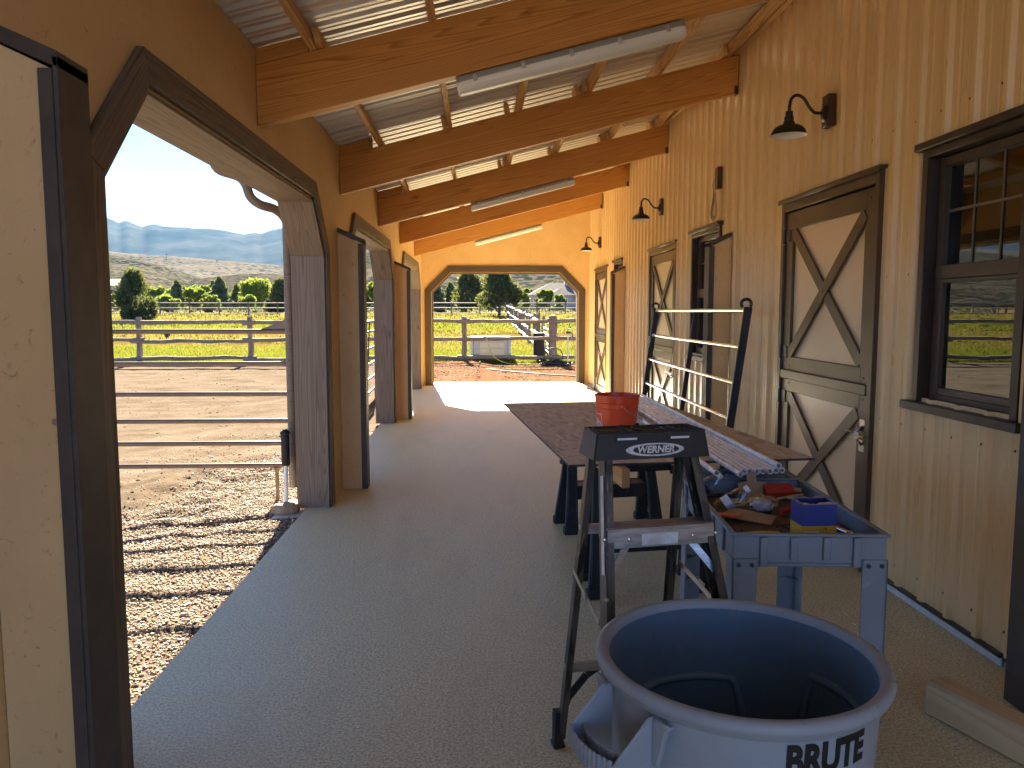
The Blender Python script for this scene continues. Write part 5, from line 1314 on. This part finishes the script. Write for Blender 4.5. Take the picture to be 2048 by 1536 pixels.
# beyond the arch: tank, culvert pipe, hydrant, hoses
t = thing('water_tank', 'boxy translucent water tank with grey frame behind the log fence', 'tank', (.35, 27.1, gz(.35, 27)))
tz = gz(.35, 27.1); 
m = MB(); m.bx(-.26, .96, 26.75, 27.5, tz + .03, tz + .76); m.build('tank_wall', 'tank', t, bevel=.03, seg=2)
m = MB(); m.bx(-.02, .82, 26.735, 26.749, tz + .12, tz + .62); m.build('front_panel', 'tank_fill', t, bevel=.004)  # pale yellow panel set on the tank's front
for x in (-.30, 1.0):
    m = MB(); m.bx(x - .045, x + .045, 26.70, 27.55, tz, tz + .79); m.build('end_frame', 'vehicle_blue', t, bevel=.01)
for z in (.42, .75):
    m = MB(); m.bx(-.255, .955, 26.715, 26.733, tz + z, tz + z + .05); m.build('band', 'vehicle_blue', t, bevel=.005)
m = MB(); m.bx(-.34, 1.04, 26.68, 27.57, tz + .795, tz + .83); m.build('lid', 'tank', t, bevel=.01)
m = MB(); cxp, cyp = 2.02, 26.65; cz0 = gz(2, 26.6); prof = [(0, cz0 + .98)]
for k in range(28): z = cz0 + .98 - k * .036; prof += [(.185, z), (.205, z - .006), (.205, z - .020), (.185, z - .027)]
m.lathe(prof, (cxp, cyp, 0), 28); tag(m.build('culvert_pipe', 'rubber', None, smooth=30), 'black corrugated drain pipe standing on end behind the log fence', 'pipe')
gp = pipe_gate('pipe_gate', 'silver grey pipe gate set in the stake fence behind the big post', (2.46, 26.4, gz(2.4, 26.4)), (2.46, 30.1, gz(2.4, 30)), [1.25, 1.02, .82, .64, .48, .34, .20], .022, 'alu', [])
t = thing('yard_hydrant', 'slim white yard hydrant with dark lever beyond the arch', 'hydrant', (2.88, 25.3, gz(2.9, 25.3)))
hz = gz(2.9, 25.3); m = MB(); m.tube([(2.88, 25.3, hz - .05), (2.88, 25.3, .86)], .022, 10); m.build('riser', 'label_white', t, smooth=50)
m = MB(); m.bx(2.82, 2.95, 25.26, 25.34, .86, .93); m.tube([(2.95, 25.3, .90), (3.02, 25.3, .86), (3.03, 25.3, .76)], .018, 8); m.build('head', 'black_steel', t, bevel=.01)
m = MB(); m.tube(smooth_path([(2.86, 25.3, .93), (2.90, 25.3, 1.0), (2.97, 25.3, 1.03), (2.93, 25.3, 1.12), (2.92, 25.3, 1.2)], 3), .012, 8); m.build('lever', 'black_steel', t, smooth=50)
m = MB(); m.tube(smooth_path([(2.95, 25.25, .82), (3.1, 25.2, .4), (3.06, 25.1, .0), (2.95, 25.0, -.12)], 5), .012, 6); m.build('short_hose', 'hose_y', t, smooth=60)
gh = gz(2.3, 24.9)
m = MB(); pts = []
for k in range(150): a = k * .29; r = .42 + .10 * math.sin(k * .37); pts.append((2.42 + r * math.cos(a), 24.85 + r * .8 * math.sin(a), gh + .04 + .10 * (k / 150) + .03 * math.sin(k * .9)))
m.tube(pts, .022, 7); m.tube([(2.35 + .30 * math.cos(u), 24.7, gh + .32 + .27 * math.sin(u)) for u in [2 * math.pi * q / 30 for q in range(30)]], .014, 7, closed=True)
tag(m.build('hose_coil', 'rubber', None, smooth=60), 'heap of coiled black hose on the ground in front of the big post', 'hose')
m = MB(); m.tube(smooth_path([(.10, 26.1, .66), (.12, 25.97, .735), (.18, 25.83, .74), (.22, 25.78, .62), (.30, 25.72, .35), (.48, 25.6, .05), (.9, 25.3, gh + .05), (1.4, 25.1, gh + .04), (2.0, 24.95, gh + .04)], 6), .018, 8)
tag(m.build('garden_hose', 'hose_y', None, smooth=60), 'yellow green garden hose draped over the middle rail of the log fence', 'hose')
m = MB(); m.tube(smooth_path([(-3.2, 24.9, gh + .05), (-1.2, 24.6, gh + .05), (-.2, 23.4, gh + .05), (.8, 22.0, gh + .05), (1.7, 20.9, gh + .05), (2.6, 20.2, gh + .05)], 8), .018, 7)
tag(m.build('ground_cable', 'rubber', None, smooth=60), 'dark cable snaking over the red soil beyond the arch', 'cable')
m = MB(); zb_ = gz(-15.6, 40); m.lathe([(0, zb_), (.12, zb_), (.145, zb_ + .30), (.155, zb_ + .31), (.15, zb_ + .32), (.13, zb_ + .31), (.11, zb_ + .03), (0, zb_ + .03)], (-15.95, 40, 0), 18); tag(m.build('feed_bucket', 'rubber', None, smooth=40), 'black feed bucket standing in the meadow grass', 'bucket')

# ================================================================== trees
def leaves(pts, nrm, size, aspect, up, n, rg):
    """quads at pts, long axis biased towards nrm*out + up"""
    d = nrm + rg.normal(0, .55, (n, 3)) + np.array([0, 0, up]); d /= np.linalg.norm(d, axis=1)[:, None]
    r = rg.normal(size=(n, 3)); s = np.cross(d, r); s /= np.linalg.norm(s, axis=1)[:, None]
    sz = size * rg.uniform(.6, 1.35, n)[:, None]; a = d * sz * aspect / 2; b = s * sz / 2
    P = np.stack([pts - a, pts + b * .9, pts + a, pts - b * .9], 1)
    return P
def tree(name, label, kind, x, y, h, w, seed, n=2600, trunk=.16, lobes=9, base=.18, mat='juniper', size=.16, group=None):
    rg = np.random.default_rng(seed); r0 = random.Random(seed); z0 = gz(x, y)
    t = thing(name, label, 'tree', (x, y, z0), group=group, local=True)
    L = []
    m = MB()
    top = (r0.uniform(-.05, .05) * w, r0.uniform(-.05, .05) * w, h * .9)
    tr = h * .03
    m.tube(smooth_path([(0, 0, -.2), (r0.uniform(-.04, .04) * w, 0, h * .2), (r0.uniform(-.06, .06) * w, r0.uniform(-.06, .06) * w, h * .5), top], 4), [tr * (1.3 - 1.15 * i / 12) for i in range(13)], 8)
    if kind == 'cone':
        for i in range(26):
            u = i / 25; z = h * (base + (1 - base) * u ** .9); rad = w / 2 * (1 - u) ** .75 * r0.uniform(.7, 1.1) + .05 * w; a = i * 2.4
            L.append((np.array([rad * .62 * math.cos(a), rad * .62 * math.sin(a), z]), np.array([rad * .55, rad * .55, h * .075])))
    elif kind == 'flame':
        for i in range(lobes * 2):
            u = r0.random(); a = r0.uniform(0, 6.28); e = math.sin(math.pi * min(1, (u * .86 + .16)) ** .8); rr = w / 2 * max(.15, e) * r0.uniform(.40, .82)
            zc = h * (base + (1 - base) * (u * .86)); L.append((np.array([rr * math.cos(a), rr * math.sin(a), zc + h * .04]), np.array([w * .15, w * .15, h * .16]) * r0.uniform(.75, 1.25)))
        L.append((np.array([0, 0, h * .55]), np.array([w * .26, w * .26, h * .3])))
    else:
        for i in range(lobes * 2):
            a = r0.uniform(0, 6.28); u = r0.random(); zc = h * (base + .10 + (.86 - base) * u * .9); e = math.sqrt(max(.05, 1 - ((zc / h - .58) / .5) ** 2)); rr = w / 2 * e * r0.uniform(.3, .72)
            s = w * r0.uniform(.13, .22); L.append((np.array([rr * math.cos(a), rr * math.sin(a), zc]), np.array([s, s, s * .8])))
        L.append((np.array([0, 0, h * .6]), np.array([w * .24, w * .24, h * .24])))
    for c, r in L[::2]:
        b = Vector((0, 0, max(h * .12, c[2] - h * .22))); m.tube([b, b.lerp(Vector(c), .6) + Vector((0, 0, h * .03)), Vector(c)], [tr * .5, tr * .32, tr * .12], 5)
    m.build('trunk', 'bark', t, smooth=60)
    P = []; per = max(20, n // len(L))
    for c, r in L:
        d = rg.normal(size=(per, 3)); d /= np.linalg.norm(d, axis=1)[:, None]; rad = rg.uniform(.55, 1.08, per)[:, None]
        up = {'cone': -.05, 'flame': .9, 'round': .25}[kind]
        P.append(leaves(c + d * r * rad, d, size * (1 if kind != 'flame' else .9), 1.9 if kind != 'round' else 1.25, up, per, rg))
    P = np.concatenate(P).reshape(-1, 3); o = npmesh('crown', P, np.arange(len(P)).reshape(-1, 4), mat, parent=t)
    return t
def at(px, Y): return (px - 961) / 1540 * Y * 1.0
def tr_px(name, label, kind, px, top, wpx, Y, seed, **kw):
    x = at(px, Y); h = 1.6 + (622 - top) / 1540 * Y - gz(x, Y); return tree(name, label, kind, x, Y, h, wpx / 1540 * Y, seed, **kw)
tr_px('juniper_tree', 'large dark juniper standing alone by the meadow, left of the other trees', 'flame', 288, 546, 92, 64, 3, n=9000, lobes=16, base=.05, size=.16)
tr_px('juniper_tree', 'spreading juniper with a bare forked trunk seen through the arch', 'flame', 996, 541, 108, 74, 11, n=11000, lobes=20, base=.24, size=.17)
tr_px('juniper_tree', 'tall dark juniper behind the spreading one through the arch', 'flame', 942, 534, 84, 96, 14, n=7000, lobes=14, base=.03, size=.22)
tr_px('juniper_tree', 'rounded dark juniper just left of the trim post, behind the far fence', 'flame', 570, 560, 62, 88, 23, n=6000, lobes=13, base=.03, size=.2)
tr_px('pine_tree', 'bluish pine at the left edge of the view through the arch', 'cone', 872, 563, 44, 118, 31, n=3600, mat='pine', size=.34, base=.05)
tr_px('pine_tree', 'smaller paler pine next to the tall dark juniper through the arch', 'cone', 902, 570, 40, 124, 33, n=3200, mat='pine', size=.34, base=.05)
tr_px('leafy_tree', 'bright green leafy tree between the juniper and the house through the arch', 'round', 1047, 570, 34, 112, 41, n=3200, mat='green', size=.3, base=.05)
tr_px('leafy_tree', 'bright green leafy tree in front of the hip roofed house', 'round', 1092, 577, 36, 116, 43, n=3200, mat='green', size=.3, base=.05)
tr_px('shrub', 'small light green bush right of the trees in front of the house', 'round', 1119, 588, 26, 116, 44, n=1800, mat='green', size=.28, base=.02)
tr_px('shrub', 'low dark shrub at the corner of the hip roofed house', 'round', 1077, 594, 20, 118, 45, n=1500, mat='juniper', size=.28, base=.02)
tr_px('leafy_tree', 'broad bright green tree in the middle distance left of the trim post', 'round', 522, 562, 74, 135, 51, n=4200, mat='green', size=.36, base=.05, lobes=12)
tr_px('leafy_tree', 'light green tree in the middle of the tree belt', 'round', 402, 574, 46, 130, 52, n=3000, mat='green', size=.34, base=.03)
tr_px('leafy_tree', 'low yellow green tree right of the lone juniper', 'round', 352, 592, 48, 120, 53, n=2600, mat='green', size=.3, base=.02)
tr_px('leafy_tree', 'low yellow green tree in front of the tall grey pine', 'round', 432, 588, 44, 118, 54, n=2600, mat='green', size=.3, base=.02)
tr_px('leafy_tree', 'low light green bush in front of the broad bright tree', 'round', 502, 589, 42, 116, 55, n=2600, mat='green', size=.3, base=.02)
tr_px('pine_tree', 'dark green pine behind the low yellow green tree', 'cone', 369, 567, 38, 160, 61, n=3000, mat='pine', size=.42, base=.05)
tr_px('pine_tree', 'tall grey green pine in the middle of the tree belt', 'cone', 452, 560, 50, 165, 62, n=3400, mat='pine', size=.44, base=.05)
tr_px('pine_tree', 'slim dark pine left of the broad bright tree', 'cone', 484, 575, 30, 170, 63, n=2400, mat='pine', size=.42, base=.05)
tr_px('leafy_tree', 'yellow green tree beside the trim post, above the dark juniper', 'round', 596, 556, 40, 140, 64, n=2600, mat='green', size=.34, base=.05)
tr_px('leafy_tree', 'light green tree glimpsed through the middle opening', 'round', 742, 566, 50, 130, 65, n=2600, mat='green', size=.34, base=.05)
tr_px('leafy_tree', 'pale green tree at the left edge of the first opening', 'round', 243, 588, 34, 122, 66, n=2200, mat='green', size=.3, base=.03)
k = 0
for (x, y, h, w, kd, mt, lab) in ((-58, 22, 6.5, 6, 'round', 'green', 'broad green tree standing off to the left of the yard'), (-64, 8, 7.5, 5, 'cone', 'pine', 'dark pine off to the left of the yard'), (-52, 34, 5, 5, 'flame', 'juniper', 'dense juniper off to the left of the meadow'), (-70, -4, 7, 7, 'round', 'green', 'tall green tree far to the left behind the camera'), (-60, 47, 6, 6, 'round', 'green', 'leafy green tree beyond the left end of the meadow'), (-75, 30, 8, 5, 'cone', 'pine', 'tall pine behind the left tree row')):
    k += 1; tree({'round': 'leafy_tree', 'cone': 'pine_tree', 'flame': 'juniper_tree'}[kd], lab, kd, x, y, h, w, 80 + k, n=2600, mat=mt, size=.32, base=.06)
B = random.Random(21)
def ordinal(n):
    ones = ['first', 'second', 'third', 'fourth', 'fifth', 'sixth', 'seventh', 'eighth', 'ninth', 'tenth', 'eleventh', 'twelfth', 'thirteenth', 'fourteenth', 'fifteenth', 'sixteenth', 'seventeenth', 'eighteenth', 'nineteenth', 'twentieth']
    return ones[n - 1] if n <= 20 else 'twenty ' + ones[n - 21] if n < 40 else str(n)
for where, xs in (('the nearest opening', list(range(232, 600, 14))), ('the middle opening', [722, 737, 753]), ('the arch', [862, 886, 910, 930, 1028, 1062, 1106, 1134, 1150])):
    for k, px in enumerate(xs):
        Y = B.uniform(168, 215); kd = B.choice(('round', 'round', 'cone', 'flame')); mt = {'round': 'green', 'cone': 'pine', 'flame': 'juniper'}[kd]
        nm = {'round': 'leafy tree', 'cone': 'dark pine', 'flame': 'grey juniper'}[kd]
        tr_px({'round': 'leafy_tree', 'cone': 'pine_tree', 'flame': 'juniper_tree'}[kd], 'far %s, %s from the left in the belt behind %s' % (nm, ordinal(k + 1), where), kd, px + B.uniform(-5, 5), B.uniform(563, 588), B.uniform(26, 46), Y, 300 + int(px), n=1300, mat=mt, size=.55, base=.02, group='trees in the far hazy belt')
# brush between far fence and trees
P = []
for i in range(420):
    Y = rg.uniform(84, 240); X = rg.uniform(-.62, .22) * Y; s = rg.uniform(.4, 1.1); z = gz(X, Y)
    d = rg.normal(size=(16, 3)); d /= np.linalg.norm(d, axis=1)[:, None]; d[:, 2] = abs(d[:, 2]); P.append(leaves(np.array([X, Y, z]) + d * s * np.array([1, 1, .7]), d, .5 * s, 1.3, .3, 16, rg))
P = np.concatenate(P).reshape(-1, 3); o = npmesh('brush', P, np.arange(len(P)).reshape(-1, 4), 'sage'); tag(o, 'grey green sage brush scattered over the flats behind the far fence', 'brush', kind='stuff')

# ================================================================== houses and vehicles far off
def hip(m, x0, x1, y0, y1, z0, z1, inset):
    m.add([(x0, y0, z0), (x1, y0, z0), (x1, y1, z0), (x0, y1, z0), (x0 + inset, (y0 + y1) / 2, z1), (x1 - inset, (y0 + y1) / 2, z1)], [(0, 1, 5, 4), (2, 3, 4, 5), (1, 2, 5), (3, 0, 4), (3, 2, 1, 0)])
HY = 140; hz = gz(12, HY)
t = thing('hip_roof_house', 'tan house with a broad grey hip roof and chimney seen through the arch', 'house', (13.6, HY, hz))
m = MB(); m.bx(9.2, 19.5, HY, HY + 9, hz - .3, 4.45); m.bx(12.6, 16.4, HY - 2, HY, hz - .3, 4.40); m.build('wall', 'stucco_house', t)
m = MB(); hip(m, 8.6, 20.1, HY - .7, HY + 9.7, 4.45, 6.85, 4.4); rf = m.build('roof', 'roof_tile', t)
m = MB(); hip(m, 12.0, 17.0, HY - 2.7, HY + 3, 4.40, 5.75, 2.4); m.build('porch_roof', 'roof_tile', t)
m = MB(); m.bx(15.6, 16.6, HY + 3.4, HY + 4.4, 5.2, 7.0); m.build('chimney', 'stucco_house', rf)
for x0, x1 in ((9.6, 10.6), (10.9, 11.6), (13.2, 14.0), (14.8, 15.6), (17.2, 18.4)):
    yy = HY - 2 if 12.6 < x0 < 16.4 else HY
    m = MB(); m.bx(x0, x1, yy - .06, yy + .0, 2.6, 3.9); w = m.build('window', 'vehicle_white', t); m = MB(); m.bx(x0 + .1, x1 - .1, yy - .08, yy - .061, 2.7, 3.8); m.build('pane', 'rubber', w)
HY = 150; hx = at(244, HY); hz = gz(hx, HY)
t = thing('flat_house', 'tan house showing just behind the lone juniper at the left', 'house', (hx, HY, hz))
m = MB(); m.bx(hx - 4, hx + 2.4, HY, HY + 6, hz - .3, 6.4); m.build('wall', 'stucco_house', t); m = MB(); hip(m, hx - 4.5, hx + 2.9, HY - .5, HY + 6.5, 6.4, 7.7, 2.2); m.build('roof', 'stucco_house', t)
for q in (-2.6, -.4): m = MB(); m.bx(hx + q, hx + q + 1, HY - .05, HY, 4.6, 5.6); m.build('window', 'rubber', t)
def far_vehicle(name, label, cat, px, Y, L, Hh, mat, truck=False):
    x = at(px, Y); z = gz(x, Y); t = thing(name, label, cat, (x, Y, z))
    m = MB()
    if truck:
        m.prism([(x - L / 2, Y, z + .5), (x + L / 2, Y, z + .5), (x + L / 2, Y, z + 1.05), (x + L * .22, Y, z + 1.12), (x + L * .08, Y, z + Hh), (x - L * .2, Y, z + Hh), (x - L * .24, Y, z + 1.12), (x - L / 2, Y, z + 1.12)], (0, 1.9, 0))
    else: m.prism([(x - L / 2, Y, z + .45), (x + L / 2, Y, z + .45), (x + L / 2, Y, z + Hh * .92), (x + L / 2 - .3, Y, z + Hh), (x - L / 2 + .2, Y, z + Hh), (x - L / 2, Y, z + Hh * .9)], (0, 2.2, 0))
    m.build('body', mat, t, bevel=.08)
    m = MB(); m.bx(x - L * .17, x + L * .06, Y - .03, Y - .005, z + Hh * .66, z + Hh * .92); m.build('window', 'rubber', t)
    for q in ((-.32, .33) if truck else (-.1, .08)):
        m = MB(); m.lathe([(0, -.1), (.34, -.1), (.36, 0), (.34, .1), (0, .1)], (x + q * L, Y + .1, z + .36), 16, axis='Y'); m.build('wheel', 'rubber', t)
far_vehicle('pickup_truck', 'small white pickup truck parked far off behind the fences', 'truck', 441, 232, 4.6, 1.8, 'vehicle_white', True)
far_vehicle('travel_trailer', 'pale blue white trailer parked left of the far pickup', 'trailer', 411, 234, 5.6, 1.95, 'vehicle_blue')
far_vehicle('horse_trailer', 'tan trailer parked right of the far pickup', 'trailer', 469, 236, 5.4, 2.0, 'vehicle_tan')
for k, (px, py, hp, lab) in enumerate(((352, 524, 14, 'tallest bare utility pole on the tan slope'), (448, 533, 11, 'utility pole on the tan slope right of the tallest one'), (508, 540, 10, 'utility pole on the tan slope nearest the trim post'))):
    Y = 1560; x = at(px, Y); zb2 = 1.6 + (622 - py) / 1540 * Y; hh = hp / 1540 * Y
    t = thing('utility_pole', lab, 'pole', (x, Y, zb2 - 12)); m = MB(); m.tube([(x, Y, zb2 - 14), (x, Y, zb2 + hh)], .45, 6); m.build('pole', 'bark', t); m = MB(); m.bx(x - 2.2, x + 2.2, Y - .3, Y + .3, zb2 + hh * .8, zb2 + hh * .8 + .6); m.build('crossarm', 'bark', t)

# ================================================================== hills and mountains
def interp(nodes, a):
    if a <= nodes[0][0]: return nodes[0][1]
    for (a0, e0), (a1, e1) in zip(nodes, nodes[1:]):
        if a <= a1: u = (a - a0) / (a1 - a0); return e0 + (e1 - e0) * u
    return nodes[-1][1]
def hill(name, pxn, extra, r1, depth, mat, rough, K=26, amin=-92, amax=75, na=420, base=None, fz=1.0, power=1.0, drop=.6):
    nodes = sorted([(R(a), math.tan(R(e))) for a, e in extra] + [(pxaz(p), (622 - q) / 1540) for p, q in pxn])
    A = np.linspace(R(amin), R(amax), na); rows = []
    for k in range(K + 6):
        u = k / K
        for a in A:
            e = interp(nodes, a); top = 1.6 + e * r1 * math.cos(a) if False else 1.6 + e * r1
            if u <= 1: r = r1 - depth * (1 - u); s = u ** power
            else: r = r1 + depth * (u - 1) * 1.5; s = 1 - (u - 1) * drop * 4
            b = base if base is not None else 2.5
            x, y = math.tan(a) * r if abs(a) < R(60) else math.sin(a) * r * 2, r if abs(a) < R(60) else math.cos(a) * r * 2
            nz = rough * (fbm(x / r1 * 6, y / r1 * 6, 1.0 * fz, 4)) * (.25 + .75 * min(1, s * 1.2)) * min(1, u * 5)
            rid = rough * .8 * (1 - abs(mnoise.noise(Vector((x / r1 * 14 * fz, y / r1 * 5 * fz, 1.7)))) * 2) * s * (1 - .75 * s) * 1.5
            z = b - 8 * (u == 0) + (top - b) * s + nz * (1 if u < .9 else .35) + rid * .6
            rows.append((x, y, z))
    V = np.array(rows); n = K + 6; I = np.arange(n * na).reshape(n, na); F = np.stack([I[:-1, :-1], I[:-1, 1:], I[1:, 1:], I[1:, :-1]], -1).reshape(-1, 4)
    o = npmesh(name, V, F, mat, smooth=True); o['kind'] = 'structure'; return o
def scrub(name, soil1, soil2, bush, sc_, dens, sc2=None):
    n = NT(name); v = n.coord(kind='World'); f = n.noise(v, sc_ * .06, 5, .6); d = n.voro(v, sc_); cl = n.noise(v, sc_ * .16, 4)
    m1 = n.ramp(n.math('ADD', d, n.math('MULTIPLY', cl, -.75)), [(dens - .06, 1), (dens + .05, 0)])
    n.set(col=n.mix(m1, n.mix(n.ramp(f, [(.35, 0), (.65, 1)]), soil1, soil2), bush), rough=1.0, spec=0.0); M[name] = n.m
scrub('tan_slope', (.085, .072, .056), (.135, .115, .09), (.018, .026, .020), .085, -.10)
scrub('scrub_hill', (.075, .066, .048), (.10, .086, .062), (.022, .028, .018), .20, .12)
scrub('grey_hill', (.060, .050, .041), (.085, .070, .056), (.020, .026, .017), .16, .10)
scrub('wooded_hill', (.075, .062, .047), (.10, .082, .062), (.018, .026, .018), .15, .16)
M['rock'] = pmat('mountain_rock', (.075, .075, .07), (.030, .036, .040), scale=.0045, coord='World', rough=1.0, spec=0.0, rv=0)
hill('mountains', [(120, 405), (200, 428), (235, 440), (250, 446), (264, 453), (272, 449), (279, 448), (290, 453), (308, 460), (322, 456), (334, 455), (345, 458), (372, 459), (395, 460), (404, 463), (440, 465), (468, 466), (490, 471), (503, 473), (522, 470), (535, 473), (552, 467), (572, 463), (600, 458), (660, 466), (740, 476), (850, 500), (1000, 510), (1200, 505), (1500, 480)], [(-92, 5.0), (-70, 5.4), (-55, 4.6), (-42, 6.2), (-34, 6.8), (40, 5), (75, 5)], 4200, 1500, 'rock', 26, base=60, na=900, fz=1.6, amin=-92)
hill('tan_slopes', [(100, 496), (180, 502), (235, 507), (290, 511), (340, 514), (400, 519), (450, 524), (500, 529), (560, 534), (600, 538), (680, 545), (800, 560)], [(-92, 3.4), (-70, 3.9), (-55, 3.6), (-40, 4.4), (10, 1.2), (75, 1.2)], 1650, 900, 'tan_slope', 8, base=6)
hill('scrub_hill', [(60, 498), (150, 505), (235, 513), (270, 517), (300, 522), (340, 533), (380, 546), (410, 556), (440, 566), (480, 590), (520, 612)], [(-92, 2.2), (-60, 2.0), (-40, 3.8), (6, -.2), (75, -.2)], 820, 420, 'scrub_hill', 6, base=2.0)
hill('grey_ridge', [(250, 612), (330, 590), (380, 570), (410, 560), (450, 555), (520, 552), (580, 553), (640, 556), (700, 565), (780, 590)], [(-92, -.1), (-30, -.1), (0, .2), (75, .2)], 640, 260, 'grey_hill', 4, base=2.0)
hill('wooded_hill', [(560, 612), (620, 580), (660, 545), (700, 522), (738, 507), (800, 514), (850, 525), (900, 535), (960, 539), (1020, 541), (1100, 546), (1160, 548), (1220, 540), (1350, 530)], [(-92, -.2), (-20, -.2), (30, 3.2), (75, 3.0)], 700, 420, 'wooded_hill', 6, base=2.0)
# cottonwoods' far continuation: wooded belt reading as one mass
# ================================================================== haze
HAZE = True
if HAZE:
    m = MB(); m.bx(-9500, 9500, -4200, 9500, -12, 640)
    hz_o = m.build('haze', M['white'], None); hz_o.data.materials.clear()
    hm = bpy.data.materials.new('valley_haze'); hm.use_nodes = True; hn = hm.node_tree; hn.nodes.remove(hn.nodes['Principled BSDF'])
    pv = hn.nodes.new('ShaderNodeVolumePrincipled'); pv.inputs['Color'].default_value = (.24, .56, 1.0, 1); pv.inputs['Density'].default_value = 2.3e-5; pv.inputs['Anisotropy'].default_value = .2
    hn.links.new(pv.outputs[0], hn.nodes['Material Output'].inputs['Volume']); hz_o.data.materials.append(hm)
    hz_o['kind'] = 'stuff'; hz_o['label'] = 'pale blue valley haze filling the air between porch and mountains'; hz_o['category'] = 'haze'
